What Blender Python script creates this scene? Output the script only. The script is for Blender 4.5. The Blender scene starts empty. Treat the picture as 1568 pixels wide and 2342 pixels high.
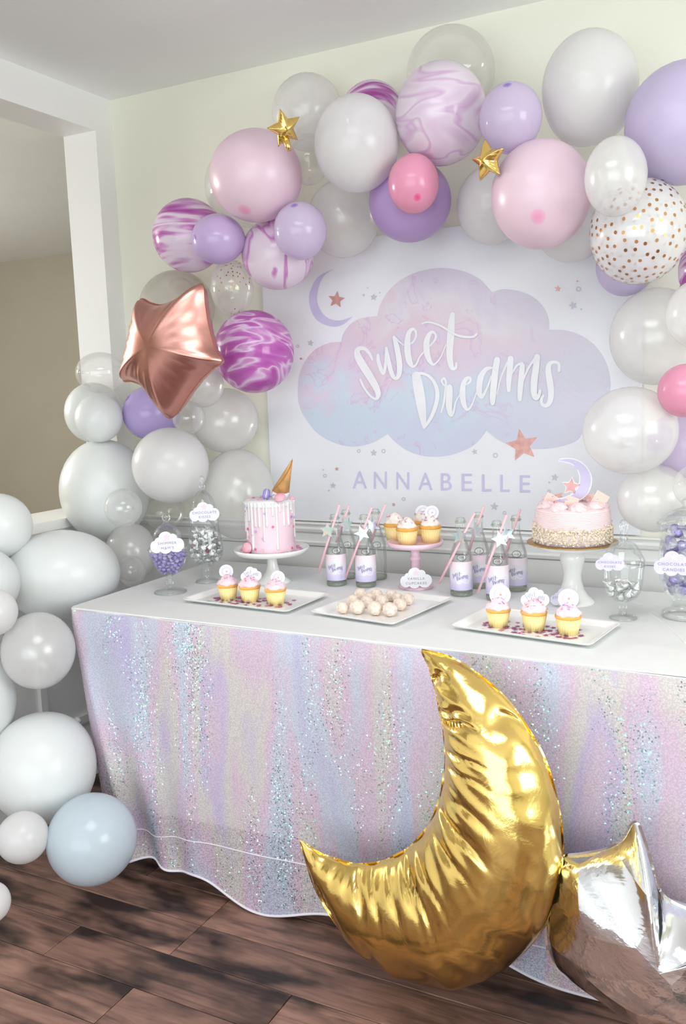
import bpy, math, random
import numpy as np
from mathutils import Vector, Matrix

random.seed(7)
SC = bpy.context.scene
COL = SC.collection
PI = math.pi

# ------------------------------------------------------------------ camera
F_PX, CX, CY = 2043.0, 784.0, 1171.0
R_CAM = np.array([[0.88819048, 0.03386787, -0.45822554],
                  [0.45819634, -0.13964808, 0.87781235],
                  [-0.03426068, -0.98962184, -0.13955223]])
EYE = np.array([0.0, -2.58, 1.33])
cam_d = bpy.data.cameras.new('camera')
cam = bpy.data.objects.new('camera', cam_d)
COL.objects.link(cam)
cam_d.sensor_fit = 'HORIZONTAL'
cam_d.sensor_width = 36.0
cam_d.lens = F_PX / 1568.0 * 36.0
cam_d.clip_start = 0.05
m = Matrix.Identity(4)
for i in range(3):
    m[i][0] = R_CAM[i, 0]; m[i][1] = -R_CAM[i, 1]; m[i][2] = -R_CAM[i, 2]; m[i][3] = EYE[i]
cam.matrix_world = m
SC.camera = cam

# ------------------------------------------------------------------ world, daylight, exposure
w = bpy.data.worlds.new('sky'); SC.world = w
w.use_nodes = True
w.node_tree.nodes['Background'].inputs[0].default_value = (0.80, 0.90, 1.0, 1)
w.node_tree.nodes['Background'].inputs[1].default_value = 1.6


def area_light(name, loc, rot, sx, sy, power, color):
    d = bpy.data.lights.new(name, 'AREA'); d.shape = 'RECTANGLE'
    d.size = sx; d.size_y = sy; d.energy = power; d.color = color
    o = bpy.data.objects.new(name, d); COL.objects.link(o)
    o.location = loc; o.rotation_euler = rot
    return o


# daylight entering through the window of the right wall and the glazed door of the rear wall
area_light('window_daylight', (2.27, -1.9, 1.58), (0, PI / 2, 0), 1.25, 1.6, 48, (.98, 1.0, 1.0))
area_light('door_daylight', (-.15, -5.06, 1.12), (PI / 2, 0, 0), 3.9, 2.0, 64, (0.92, 0.975, 1.0))
hl = bpy.data.lights.new('hall_fill_light', 'POINT'); hl.energy = 210; hl.shadow_soft_size = .22; hl.color = (1.0, 0.96, 0.90)  # unseen point light added to brighten the hall and the left side
hlo = bpy.data.objects.new('hall_fill_light', hl); COL.objects.link(hlo); hlo.location = (-5.1, -.7, 1.75)

# added overhead fill light to brighten table and floor; its frame comes with the room
area_light('ceiling_fill_light', (-.55, -2.0, 2.315), (0, 0, 0), 1.0, 1.0, 21, (.97, 1.0, 1.0))

vs = SC.view_settings
vs.view_transform = 'Standard'; vs.look = 'None'; vs.gamma = 1.0; vs.use_curve_mapping = False
vs.exposure = -0.06
cy = SC.cycles
cy.max_bounces = 7; cy.diffuse_bounces = 5; cy.glossy_bounces = 3; cy.transmission_bounces = 4
cy.transparent_max_bounces = 28
cy.caustics_reflective = False; cy.caustics_refractive = False
cy.sample_clamp_indirect = 6.0
cy.use_adaptive_sampling = True; cy.adaptive_threshold = .04


# ------------------------------------------------------------------ pixel helpers (photograph 1568 x 2342)
def ray(px, py):
    return R_CAM @ np.array([(px - CX) / F_PX, (py - CY) / F_PX, 1.0])


def P(px, py, y):                      # the point on the plane world-y = y
    r = ray(px, py); return EYE + r * ((y - EYE[1]) / r[1])


def PZ(px, py, z):                     # the point at height z
    r = ray(px, py); return EYE + r * ((z - EYE[2]) / r[2])


def mpp(p):                            # metres per pixel at p
    return float((np.array(p) - EYE) @ R_CAM[:, 2]) / F_PX


CAM_R = R_CAM[:, 0]; CAM_U = -R_CAM[:, 1]; CAM_B = -R_CAM[:, 2]
TZ = 0.75


# ------------------------------------------------------------------ object helpers
def new_mesh(name, verts, faces, mat=None, smooth=True):
    me = bpy.data.meshes.new(name)
    me.from_pydata([tuple(map(float, v)) for v in verts], [], faces)
    if smooth:
        me.polygons.foreach_set('use_smooth', [True] * len(me.polygons))
    if mat: me.materials.append(mat)
    me.update()
    return me


def link(name, me, parent=None, loc=None, rot=None, label=None, cat=None, group=None, kind=None, scale=None):
    o = bpy.data.objects.new(name, me); COL.objects.link(o)
    if parent: o.parent = parent
    if loc is not None: o.location = tuple(map(float, loc))
    if rot is not None:
        if isinstance(rot, Matrix): o.rotation_euler = rot.to_euler()
        else: o.rotation_euler = rot
    if scale is not None: o.scale = scale
    if label: o['label'] = label
    if cat: o['category'] = cat
    if group: o['group'] = group
    if kind: o['kind'] = kind
    return o


def obj(name, vf, mat, parent=None, smooth=True, **k):
    return link(name, new_mesh(name, vf[0], vf[1], mat, smooth), parent, **k)


def thing(name, loc, label, cat, group=None, rot=None):
    return link(name, None, None, loc, rot, label, cat, group)


def lathe(prof, n=32, mod=None):
    vs_, fs = [], []
    k = len(prof)
    for i in range(n):
        a = 2 * PI * i / n
        c, s = math.cos(a), math.sin(a)
        for j, (r, z) in enumerate(prof):
            rr = r * (mod(a, j) if mod else 1.0)
            vs_.append((rr * c, rr * s, z))
    for i in range(n):
        i2 = (i + 1) % n
        for j in range(k - 1):
            fs.append((i * k + j, i2 * k + j, i2 * k + j + 1, i * k + j + 1))
    return vs_, fs


def join(*vfs):
    V, Fc = [], []
    for v, f in vfs:
        b = len(V); V += list(v); Fc += [tuple(b + i for i in q) for q in f]
    return V, Fc


def xf(vf, mat4):
    return [tuple(mat4 @ Vector(v)) for v in vf[0]], vf[1]


def move(vf, d):
    return [(v[0] + d[0], v[1] + d[1], v[2] + d[2]) for v in vf[0]], vf[1]


def box(x0, x1, y0, y1, z0, z1):
    v = [(x0, y0, z0), (x1, y0, z0), (x1, y1, z0), (x0, y1, z0), (x0, y0, z1), (x1, y0, z1), (x1, y1, z1), (x0, y1, z1)]
    f = [(0, 3, 2, 1), (4, 5, 6, 7), (0, 1, 5, 4), (1, 2, 6, 5), (2, 3, 7, 6), (3, 0, 4, 7)]
    return v, f


def tube(pts, r, n=8, closed=False):
    pts = [Vector(p) for p in pts]; V, Fc = [], []
    m_ = len(pts)
    rad = r if isinstance(r, (list, tuple)) else [r] * m_
    prev = None
    for i, p in enumerate(pts):
        a = pts[i - 1] if (i > 0 or closed) else p
        b = pts[(i + 1) % m_] if (i < m_ - 1 or closed) else p
        t = (b - a).normalized()
        ref = prev if prev is not None else (Vector((0, 0, 1)) if abs(t.z) < .9 else Vector((1, 0, 0)))
        u = (ref - t * ref.dot(t)).normalized(); v = t.cross(u); prev = u
        for j in range(n):
            an = 2 * PI * j / n
            V.append(tuple(p + (u * math.cos(an) + v * math.sin(an)) * rad[i]))
    for i in range(m_ if closed else m_ - 1):
        i2 = (i + 1) % m_
        for j in range(n):
            j2 = (j + 1) % n
            Fc.append((i * n + j, i * n + j2, i2 * n + j2, i2 * n + j))
    if not closed:
        Fc.append(tuple(range(n - 1, -1, -1))); Fc.append(tuple((m_ - 1) * n + j for j in range(n)))
    return V, Fc


def sphere(r=1.0, n=16, k=10, sz=1.0):
    prof = [(max(1e-5, r * math.sin(PI * j / k)), -r * math.cos(PI * j / k) * sz) for j in range(k + 1)]
    return lathe(prof, n)


def catmull(pts, n=8, closed=False):
    pts = [np.array(p, float) for p in pts]; out = []
    L = len(pts)
    for i in range(L if closed else L - 1):
        if closed:
            p0, p1, p2, p3 = pts[i - 1], pts[i], pts[(i + 1) % L], pts[(i + 2) % L]
        else:
            p0, p1, p2, p3 = pts[max(i - 1, 0)], pts[i], pts[i + 1], pts[min(i + 2, L - 1)]
        for j in range(n):
            t = j / n
            out.append(0.5 * ((2 * p1) + (-p0 + p2) * t + (2 * p0 - 5 * p1 + 4 * p2 - p3) * t * t + (-p0 + 3 * p1 - 3 * p2 + p3) * t ** 3))
    if not closed: out.append(pts[-1])
    return out


def prism(pts, o, u, v, th):           # a flat card with real thickness: outline pts in the plane o + u x + v y
    o = Vector(o); u = Vector(u); v = Vector(v); nrm = u.cross(v).normalized()
    a = [o + u * float(p[0]) + v * float(p[1]) + nrm * (th / 2) for p in pts]
    b = [q - nrm * th for q in a]
    n = len(pts)
    V = [tuple(q) for q in a + b]
    Fc = [tuple(range(n)), tuple(range(2 * n - 1, n - 1, -1))]
    for i in range(n):
        j = (i + 1) % n
        Fc.append((i, n + i, n + j, j))
    return V, Fc


def star_pts(r, ri=0.42, n=5, rot=PI / 2):
    return [((r if i % 2 == 0 else r * ri) * math.cos(rot + PI * i / n), (r if i % 2 == 0 else r * ri) * math.sin(rot + PI * i / n)) for i in range(2 * n)]


def circ_pts(r, n=28, cx=0, cy_=0):
    return [(cx + r * math.cos(2 * PI * i / n), cy_ + r * math.sin(2 * PI * i / n)) for i in range(n)]


def mat_basis(axis, x_hint=(1, 0, 0)):
    z = Vector(axis).normalized(); x = Vector(x_hint)
    if abs(x.dot(z)) > .95: x = Vector((0, 1, 0))
    x = (x - z * x.dot(z)).normalized(); y = z.cross(x)
    return Matrix((x, y, z)).transposed()


# ------------------------------------------------------------------ materials
def srgb(r, g, b):
    f = lambda c: ((c / 255 + .055) / 1.055) ** 2.4 if c / 255 > .04045 else c / 255 / 12.92
    return (f(r), f(g), f(b), 1)


class NT:
    def __init__(s, name):
        s.m = bpy.data.materials.new(name); s.m.use_nodes = True
        s.t = s.m.node_tree; s.t.nodes.clear(); s.out = s.n('ShaderNodeOutputMaterial')

    def n(s, typ, **k):
        nd = s.t.nodes.new(typ)
        for a, b in k.items(): setattr(nd, a, b)
        return nd

    def l(s, a, b): s.t.links.new(a, b)

    def put(s, nd, **vals):
        for k, v in vals.items():
            nd.inputs[k.replace('_', ' ')].default_value = v
        return nd

    def ramp(s, fac, stops, interp='LINEAR'):
        r = s.n('ShaderNodeValToRGB'); r.color_ramp.interpolation = interp
        e = r.color_ramp.elements
        while len(e) < len(stops): e.new(0.5)
        for i, (p, c) in enumerate(stops):
            e[i].position = p; e[i].color = c if len(c) == 4 else (*c, 1)
        s.l(fac, r.inputs[0]); return r.outputs[0]


MATS = {}


def pbr(name, col, rough=.5, metal=0., spec=.5, noise=None, bump=None, sss=0., coat=0.):
    """plain procedural surface: a base colour with slight mottling (noise = (scale, amount)) and fine relief (bump = (scale, strength))"""
    if name in MATS: return MATS[name]
    t = NT(name); b = t.n('ShaderNodeBsdfPrincipled')
    t.put(b, Roughness=rough, Metallic=metal)
    b.inputs['Specular IOR Level'].default_value = spec
    b.inputs['Coat Weight'].default_value = coat
    tc = t.n('ShaderNodeTexCoord')
    sc, am = noise or (12, .03)
    nz = t.put(t.n('ShaderNodeTexNoise'), Scale=sc, Detail=1.)
    t.l(tc.outputs['Object'], nz.inputs['Vector'])
    lo = tuple(c * (1 - am) for c in col[:3]); hi = tuple(min(1, c * (1 + am)) for c in col[:3])
    t.l(t.ramp(nz.outputs[0], [(.3, lo), (.7, hi)]), b.inputs['Base Color'])
    if bump:
        bn = t.put(t.n('ShaderNodeTexNoise'), Scale=bump[0], Detail=4.); t.l(tc.outputs['Object'], bn.inputs['Vector'])
        bp_ = t.put(t.n('ShaderNodeBump'), Strength=bump[1], Distance=.004)
        t.l(bn.outputs[0], bp_.inputs['Height']); t.l(bp_.outputs[0], b.inputs['Normal'])
    if sss:
        b.inputs['Subsurface Weight'].default_value = sss; b.inputs['Subsurface Radius'].default_value = (.01, .006, .004)
    t.l(b.outputs[0], t.out.inputs[0])
    MATS[name] = t.m
    return t.m


def glass(name, tint=(.97, .985, .98), f0=.05, rough=.02, body=0.0, fmax=.42):
    """thin clear wall: sharp mirror reflection by Fresnel over plain see-through"""
    if name in MATS: return MATS[name]
    t = NT(name)
    lw = t.put(t.n('ShaderNodeLayerWeight'), Blend=.28)
    mr = t.put(t.n('ShaderNodeMapRange')); mr.inputs[3].default_value = f0; mr.inputs[4].default_value = fmax
    t.l(lw.outputs['Fresnel'], mr.inputs[0])
    tr = t.n('ShaderNodeBsdfTransparent'); tr.inputs[0].default_value = (*tint, 1)
    g = t.n('ShaderNodeBsdfGlossy'); g.inputs['Roughness'].default_value = rough; g.inputs[0].default_value = (.95, .97, .97, 1)
    mx = t.n('ShaderNodeMixShader'); t.l(mr.outputs[0], mx.inputs[0]); t.l(tr.outputs[0], mx.inputs[1]); t.l(g.outputs[0], mx.inputs[2])
    last = mx.outputs[0]
    if body:
        d = t.n('ShaderNodeBsdfDiffuse'); d.inputs[0].default_value = (*tint, 1)
        m2 = t.n('ShaderNodeMixShader'); m2.inputs[0].default_value = body
        t.l(last, m2.inputs[1]); t.l(d.outputs[0], m2.inputs[2]); last = m2.outputs[0]
    t.l(last, t.out.inputs[0]); MATS[name] = t.m
    return t.m


def latex(name, col, op, rough=.28, pearl=0., spot=None, marble=None, spec=.5):
    """balloon skin: thin latex, denser where the skin is seen edge-on, a dark spot of thick latex at the crown"""
    if name in MATS: return MATS[name]
    t = NT(name)
    at = t.n('ShaderNodeAttribute'); at.attribute_name = 'ucoord'
    sep = t.n('ShaderNodeSeparateXYZ'); t.l(at.outputs['Vector'], sep.inputs[0])
    if marble:
        mp = t.n('ShaderNodeMapping'); t.l(at.outputs['Vector'], mp.inputs[0])
        mp.inputs['Scale'].default_value = marble['stretch']
        mp.inputs['Location'].default_value = marble.get('shift', (0, 0, 0))
        wv = t.put(t.n('ShaderNodeTexNoise'), Scale=marble['scale'], Detail=1.6, Distortion=marble['dist'])
        t.l(mp.outputs[0], wv.inputs['Vector'])
        colour = t.ramp(wv.outputs[0], marble['stops'])
    else:
        rgb = t.n('ShaderNodeRGB'); rgb.outputs[0].default_value = col; colour = rgb.outputs[0]
    if spot:
        mr = t.n('ShaderNodeMapRange'); mr.inputs[1].default_value = .985; mr.inputs[2].default_value = .998
        t.l(sep.outputs['Z'], mr.inputs[0])
        mc = t.n('ShaderNodeMix'); mc.data_type = 'RGBA'; t.l(mr.outputs[0], mc.inputs['Factor'])
        t.l(colour, mc.inputs['A']); mc.inputs['B'].default_value = spot
        colour = mc.outputs['Result']
    b = t.n('ShaderNodeBsdfPrincipled'); t.l(colour, b.inputs['Base Color'])
    t.put(b, Roughness=rough, Metallic=pearl); b.inputs['Specular IOR Level'].default_value = spec
    tl = t.n('ShaderNodeBsdfTranslucent'); t.l(colour, tl.inputs[0])
    m1 = t.n('ShaderNodeMixShader'); m1.inputs[0].default_value = .15
    t.l(b.outputs[0], m1.inputs[1]); t.l(tl.outputs[0], m1.inputs[2])
    tr = t.n('ShaderNodeBsdfTransparent'); tr.inputs[0].default_value = (.992, .99, .988, 1) if op < .55 else tuple(.5 + .5 * c for c in col[:3]) + (1,)
    lw = t.put(t.n('ShaderNodeLayerWeight'), Blend=.35)
    mr2 = t.n('ShaderNodeMapRange'); mr2.inputs[3].default_value = op; mr2.inputs[4].default_value = min(1., op + .35 * (1 - op) + .02)
    t.l(lw.outputs['Facing'], mr2.inputs[0])
    m2 = t.n('ShaderNodeMixShader'); t.l(mr2.outputs[0], m2.inputs[0]); t.l(tr.outputs[0], m2.inputs[1]); t.l(m1.outputs[0], m2.inputs[2])
    last = m2.outputs[0]
    if op < .6:                                   # the gloss of the skin stays on a see-through balloon
        g = t.n('ShaderNodeBsdfGlossy'); g.inputs['Roughness'].default_value = rough
        lw2 = t.put(t.n('ShaderNodeLayerWeight'), Blend=.2)
        mr3 = t.n('ShaderNodeMapRange'); mr3.inputs[3].default_value = .045; mr3.inputs[4].default_value = .3; t.l(lw2.outputs['Fresnel'], mr3.inputs[0])
        m3 = t.n('ShaderNodeMixShader'); t.l(mr3.outputs[0], m3.inputs[0]); t.l(last, m3.inputs[1]); t.l(g.outputs[0], m3.inputs[2]); last = m3.outputs[0]
    t.l(last, t.out.inputs[0]); MATS[name] = t.m
    return t.m


def foil(name, col, rough=.14, bump=.25, scale=14, facet=0.):
    if name in MATS: return MATS[name]
    t = NT(name); b = t.n('ShaderNodeBsdfPrincipled'); t.put(b, Metallic=1., Roughness=rough); b.inputs['Base Color'].default_value = col
    tc = t.n('ShaderNodeTexCoord')
    n1 = t.put(t.n('ShaderNodeTexNoise'), Scale=scale, Detail=5., Roughness=.55, Distortion=.6); t.l(tc.outputs['Object'], n1.inputs['Vector'])
    bp_ = t.put(t.n('ShaderNodeBump'), Strength=bump, Distance=.01); t.l(n1.outputs[0], bp_.inputs['Height'])
    if facet:                                     # crumpled into flat facets
        vo = t.put(t.n('ShaderNodeTexVoronoi'), Scale=facet); t.l(tc.outputs['Object'], vo.inputs['Vector'])
        b2 = t.put(t.n('ShaderNodeBump'), Strength=.55, Distance=.03); t.l(vo.outputs['Distance'], b2.inputs['Height']); t.l(b2.outputs[0], bp_.inputs['Normal'])
    t.l(bp_.outputs[0], b.inputs['Normal']); t.l(b.outputs[0], t.out.inputs[0]); MATS[name] = t.m
    return t.m


# ------------------------------------------------------------------ the room
M_CREAM = pbr('cream_wall_paint', srgb(236, 236, 221), .7, noise=(3, .012))
M_TRIM = pbr('white_trim_paint', srgb(242, 242, 240), .45, noise=(4, .01))
M_CEIL = pbr('ceiling_paint', srgb(246, 248, 247), .85, noise=(3, .012))
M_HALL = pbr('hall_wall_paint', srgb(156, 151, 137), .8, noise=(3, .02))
M_SUB = pbr('subfloor', srgb(38, 26, 22), .7)

XL, XR, YR, HZ = -2.211, 2.35, -5.15, 2.35
obj('wall_back', box(XL - .16, XR + .15, 0, .15, 0, HZ + .1), M_CREAM, smooth=False, kind='structure', label='cream painted wall behind the banner and balloon arch')
obj('ceiling', box(-6.1, XR + .15, YR - .15, 2.7, HZ, HZ + .12), M_CEIL, smooth=False, kind='structure', label='flat pale grey ceiling')
obj('wall_left', join(box(XL - .148, XL, -.086, 0, 0, HZ), box(XL - .148, XL, -2.7, -.086, 2.231, HZ), box(XL - .148, XL, -2.7, -.086, 0, .895),
                      box(XL - .148, XL, YR, -2.7, 0, HZ)), M_TRIM, smooth=False, kind='structure', label='white wall with a wide opening above a half wall')
obj('trim_1', box(XL - .175, XL + .03, -2.7, -.086, .895, .927), M_TRIM, smooth=False, kind='structure', label='white ledge capping the half wall')
obj('trim_2', box(XL, XL + .016, -2.7, -.02, .845, .895), M_TRIM, smooth=False, kind='structure', label='white moulding under the ledge of the half wall')
# right wall with a window, rear wall with a glazed door: the daylight comes from there
wy0, wy1, wz0, wz1 = -2.75, -.75, .65, 2.22
obj('wall_right', join(box(XR, XR + .15, YR, wy0, 0, HZ), box(XR, XR + .15, wy1, 0, 0, HZ), box(XR, XR + .15, wy0, wy1, 0, wz0), box(XR, XR + .15, wy0, wy1, wz1, HZ)),
    M_CREAM, smooth=False, kind='structure', label='cream side wall with the big window')
dx0, dx1, dz1 = -2.12, 1.82, 2.16
obj('wall_rear', join(box(XL - .16, dx0, YR - .15, YR, 0, HZ), box(dx1, XR + .15, YR - .15, YR, 0, HZ), box(dx0, dx1, YR - .15, YR, dz1, HZ)),
    M_CREAM, smooth=False, kind='structure', label='cream rear wall with the glazed door')
M_PANE = glass('window_glass', (.95, .98, .98), .04)
wn = obj('window_1', join(box(XR + .02, XR + .10, wy0, wy1, wz0, wz0 + .06), box(XR + .02, XR + .10, wy0, wy1, wz1 - .06, wz1), box(XR + .02, XR + .10, wy0, wy0 + .06, wz0, wz1),
         box(XR + .02, XR + .10, wy1 - .06, wy1, wz0, wz1), box(XR + .03, XR + .09, -1.78, -1.72, wz0, wz1)), M_TRIM, smooth=False, kind='structure', label='white framed window in the side wall')
for a, b in ((wy0 + .06, -1.78), (-1.72, wy1 - .06)):
    obj('pane', box(XR + .055, XR + .062, a, b, wz0 + .06, wz1 - .06), M_PANE, wn, smooth=False)
dr = obj('door_1', join(box(dx0, dx1, YR - .1, YR - .04, 0, .08), box(dx0, dx1, YR - .1, YR - .04, dz1 - .08, dz1), box(dx0, dx0 + .08, YR - .1, YR - .04, 0, dz1),
         box(dx1 - .08, dx1, YR - .1, YR - .04, 0, dz1), box(-.62, -.54, YR - .1, YR - .04, 0, dz1), box(.64, .72, YR - .1, YR - .04, 0, dz1)), M_TRIM, smooth=False, kind='structure', label='white framed glazed sliding door')
for a, b in ((dx0 + .08, -.62), (-.54, .64), (.72, dx1 - .08)):
    obj('pane', box(a, b, YR - .075, YR - .068, .08, dz1 - .08), M_PANE, dr, smooth=False)
fill_frame = thing('fill_light_frame', (-.55, -2.0, HZ), 'flat square white frame of the added ceiling fill light', 'lamp')  # made-up frame around the added fill light
obj('housing', join(box(-.54, .54, -.54, -.50, -.03, 0), box(-.54, .54, .50, .54, -.03, 0), box(-.54, -.50, -.5, .5, -.03, 0), box(.50, .54, -.5, .5, -.03, 0)), M_TRIM, fill_frame, smooth=False)
# the dim hall beyond the opening
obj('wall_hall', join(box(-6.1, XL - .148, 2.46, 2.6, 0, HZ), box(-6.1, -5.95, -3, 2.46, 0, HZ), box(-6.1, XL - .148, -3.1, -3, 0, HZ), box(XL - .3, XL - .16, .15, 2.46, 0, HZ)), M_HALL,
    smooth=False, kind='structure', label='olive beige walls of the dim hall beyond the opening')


def rail(z_steps, depth_steps, x0, x1):     # moulding running along the back wall
    prof = list(zip(depth_steps, z_steps)); k = len(prof)
    v = [(x0, -d, z) for d, z in prof] + [(x1, -d, z) for d, z in prof]
    return v, [(i, k + i, k + i + 1, i + 1) for i in range(k - 1)] + [tuple(range(k)), tuple(range(2 * k - 1, k - 1, -1))]


obj('trim_3', rail([.800, .805, .815, .820, .845, .852, .862, .868, .880, .884, .884], [0, .012, .015, .010, .012, .022, .026, .020, .030, .028, 0], XL, XR), M_TRIM, smooth=False,
    kind='structure', label='white chair rail moulding along the back wall')
obj('baseboard_back', rail([0, .10, .115, .125, .125], [.016, .016, .010, .006, 0], XL, XR), M_TRIM, smooth=False, kind='structure', label='white baseboard along the back wall')
obj('baseboard_left', box(XL, XL + .016, -2.7, -.02, 0, .12), M_TRIM, smooth=False, kind='structure', label='white baseboard below the half wall')
k = 3
for y0, y1 in ((-.55, -.14), (-1.15, -.68), (-1.75, -1.28)):      # picture-frame mouldings on the half wall and wainscot
    k += 1
    z0, z1 = .20, .74; t_ = .028
    obj('trim_%d' % k, join(box(XL, XL + .014, y0, y1, z0, z0 + t_), box(XL, XL + .014, y0, y1, z1 - t_, z1), box(XL, XL + .014, y0, y0 + t_, z0 + t_, z1 - t_), box(XL, XL + .014, y1 - t_, y1, z0 + t_, z1 - t_)),
        M_TRIM, smooth=False, kind='structure', label='white panel moulding on the half wall')
obj('trim_7', box(XL, XR, -.004, 0, .125, .800), M_TRIM, smooth=False, kind='structure', label='white wainscot below the chair rail')

# floor: dark planks, each its own board
fl = obj('floor', box(-6.1, XR + .15, YR - .15, 2.6, -.06, -.012), M_SUB, smooth=False, kind='structure', label='dark brown hand-scraped plank floor')


def plank_mat():
    t = NT('dark_walnut_plank'); b = t.n('ShaderNodeBsdfPrincipled')
    tc = t.n('ShaderNodeTexCoord'); oi = t.n('ShaderNodeObjectInfo')
    ad = t.n('ShaderNodeVectorMath', operation='MULTIPLY_ADD'); ad.inputs[1].default_value = (1, 1, 1)
    cmb = t.n('ShaderNodeCombineXYZ'); mu = t.n('ShaderNodeMath', operation='MULTIPLY'); mu.inputs[1].default_value = 37.
    t.l(oi.outputs['Random'], mu.inputs[0]); t.l(mu.outputs[0], cmb.inputs[0]); t.l(mu.outputs[0], cmb.inputs[2])
    t.l(tc.outputs['Object'], ad.inputs[0]); t.l(cmb.outputs[0], ad.inputs[2])
    mp = t.n('ShaderNodeMapping'); mp.inputs['Scale'].default_value = (1.5, 16, 1); t.l(ad.outputs[0], mp.inputs[0])
    gr = t.put(t.n('ShaderNodeTexNoise'), Scale=2.2, Detail=7., Roughness=.6, Distortion=.8); t.l(mp.outputs[0], gr.inputs['Vector'])
    bl = t.put(t.n('ShaderNodeTexNoise'), Scale=4.5, Detail=3.); mp2 = t.n('ShaderNodeMapping'); mp2.inputs['Scale'].default_value = (1, 2.4, 1)
    t.l(ad.outputs[0], mp2.inputs[0]); t.l(mp2.outputs[0], bl.inputs['Vector'])
    c1 = t.ramp(gr.outputs[0], [(.28, srgb(88, 68, 64)), (.52, srgb(154, 119, 106)), (.78, srgb(186, 148, 130))])
    c2 = t.ramp(bl.outputs[0], [(.36, srgb(92, 88, 88)), (.56, srgb(255, 250, 246))])
    mx = t.n('ShaderNodeMix'); mx.data_type = 'RGBA'; mx.blend_type = 'MULTIPLY'; mx.inputs['Factor'].default_value = 1
    t.l(c1, mx.inputs['A']); t.l(c2, mx.inputs['B'])
    vr = t.ramp(oi.outputs['Random'], [(0, (.70, .68, .68)), (1, (1.0, .98, .96))])
    mx2 = t.n('ShaderNodeMix'); mx2.data_type = 'RGBA'; mx2.blend_type = 'MULTIPLY'; mx2.inputs['Factor'].default_value = 1
    t.l(mx.outputs['Result'], mx2.inputs['A']); t.l(vr, mx2.inputs['B']); t.l(mx2.outputs['Result'], b.inputs['Base Color'])
    t.put(b, Roughness=.45)
    bp_ = t.put(t.n('ShaderNodeBump'), Strength=.35, Distance=.004); t.l(gr.outputs[0], bp_.inputs['Height']); t.l(bp_.outputs[0], b.inputs['Normal'])
    t.l(b.outputs[0], t.out.inputs[0])
    return t.m


M_PLANK = plank_mat()
PW = .128
plank_mesh = {}


def plank_me(L):
    if L not in plank_mesh:
        b = .0016; h = .012
        a0, a1, w_ = 0.0008, L - .0008, PW / 2 - .0008
        v = [(a0, -w_, -h), (a1, -w_, -h), (a1, w_, -h), (a0, w_, -h), (a0, -w_, -b), (a1, -w_, -b), (a1, w_, -b), (a0, w_, -b),
             (a0 + b, -w_ + b, 0), (a1 - b, -w_ + b, 0), (a1 - b, w_ - b, 0), (a0 + b, w_ - b, 0)]
        f = [(0, 1, 5, 4), (1, 2, 6, 5), (2, 3, 7, 6), (3, 0, 4, 7), (4, 5, 9, 8), (5, 6, 10, 9), (6, 7, 11, 10), (7, 4, 8, 11), (8, 9, 10, 11)]
        plank_mesh[L] = new_mesh('plank', v, f, M_PLANK, False)
    return plank_mesh[L]


rp = random.Random(3)
rows = int(4.9 / PW)
for i in range(rows):
    y = -.02 - PW / 2 - i * PW
    x = XL + .0; first = True
    while x < 1.6:
        L = rp.choice([.45, .62, .9, 1.2]) if i < 18 else 1.2
        if first: L = rp.choice([.45, .62, .9]); first = False
        link('plank', plank_me(L), fl, (x, y, 0)); x += L

# ------------------------------------------------------------------ table and its cloths
XT0, XT1, YT0, YT1 = -1.80, .03, -.795, -.10
tb = thing('folding_table', (-.9, -.45, 0), 'long folding table hidden under the white and sequin cloths', 'table')
M_PLAS = pbr('grey_plastic', srgb(200, 200, 198), .5); M_STEEL = pbr('grey_steel', srgb(120, 122, 125), .4, metal=.8)
obj('tabletop', box(XT0 + .9 + .01, XT1 + .9 - .01, YT0 + .45 + .01, YT1 + .45 - .01, TZ - .05, TZ - .008), M_PLAS, tb, smooth=False)
for sx in (-.72, .75):
    for sy in (-.26, .26):
        obj('leg', tube([(sx, sy, 0), (sx, sy, TZ - .05)], .014, 10), M_STEEL, tb)


def rr_path(r, x0, x1, y0, y1, n=7):
    """table edge seen from above, from the back right corner round the front to the back left corner"""
    pts = [(x1, y1)]
    for k_ in range(12): pts.append((x1, y1 + (y0 + r - y1) * (k_ + 1) / 12))
    for k_ in range(1, n): a = 0 - PI / 2 * k_ / n; pts.append((x1 - r + r * math.cos(a), y0 + r + r * math.sin(a)))
    N = 150
    for k_ in range(N + 1): pts.append((x1 - r + (x0 + r - (x1 - r)) * k_ / N, y0))
    for k_ in range(1, n): a = -PI / 2 - PI / 2 * k_ / n; pts.append((x0 + r + r * math.cos(a), y0 + r + r * math.sin(a)))
    for k_ in range(41): pts.append((x0, y0 + r + (y1 - y0 - r) * k_ / 40))
    return pts


EDGE = rr_path(.02, XT0, XT1, YT0, YT1)
ir0 = 13 + 6; ir1 = ir0 + 150             # front run of the path


def smooth(a, b, x):
    t = min(1, max(0, (x - a) / (b - a))); return t * t * (3 - 2 * t)


def drape(i, v, off):
    """point of the hanging cloth below path point i, v = 0 at the table edge to 1 at the floor"""
    x, y = EDGE[i]
    g = v ** 1.15
    if i <= ir1:
        fr = 1 - smooth(-1.80, -1.30, x)            # how near to the left corner
        xx = x + fr * .165 * v ** 1.2
        amp = .003 + .015 * g
        wob = math.sin(x * 11.3 + .6) * .55 + math.sin(x * 19.7 + 2.1 + v) * .35 + math.sin(x * 6.1) * .4
        wob += fr * 1.5 * math.sin((x + 1.8) * 30 - .9 * v)
        yy = y - off + wob * amp * .8 - .004 * v
        if i < ir0: xx = x + off; yy = y - .01 * g
    else:
        s = i - ir1
        k1 = smooth(0, 17, s)
        fr = 1 - k1
        xx = x - off + fr * .165 * v ** 1.2 - k1 * .03 * g + math.sin(s * .5) * .012 * g
        yy = y
    return xx, yy


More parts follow.
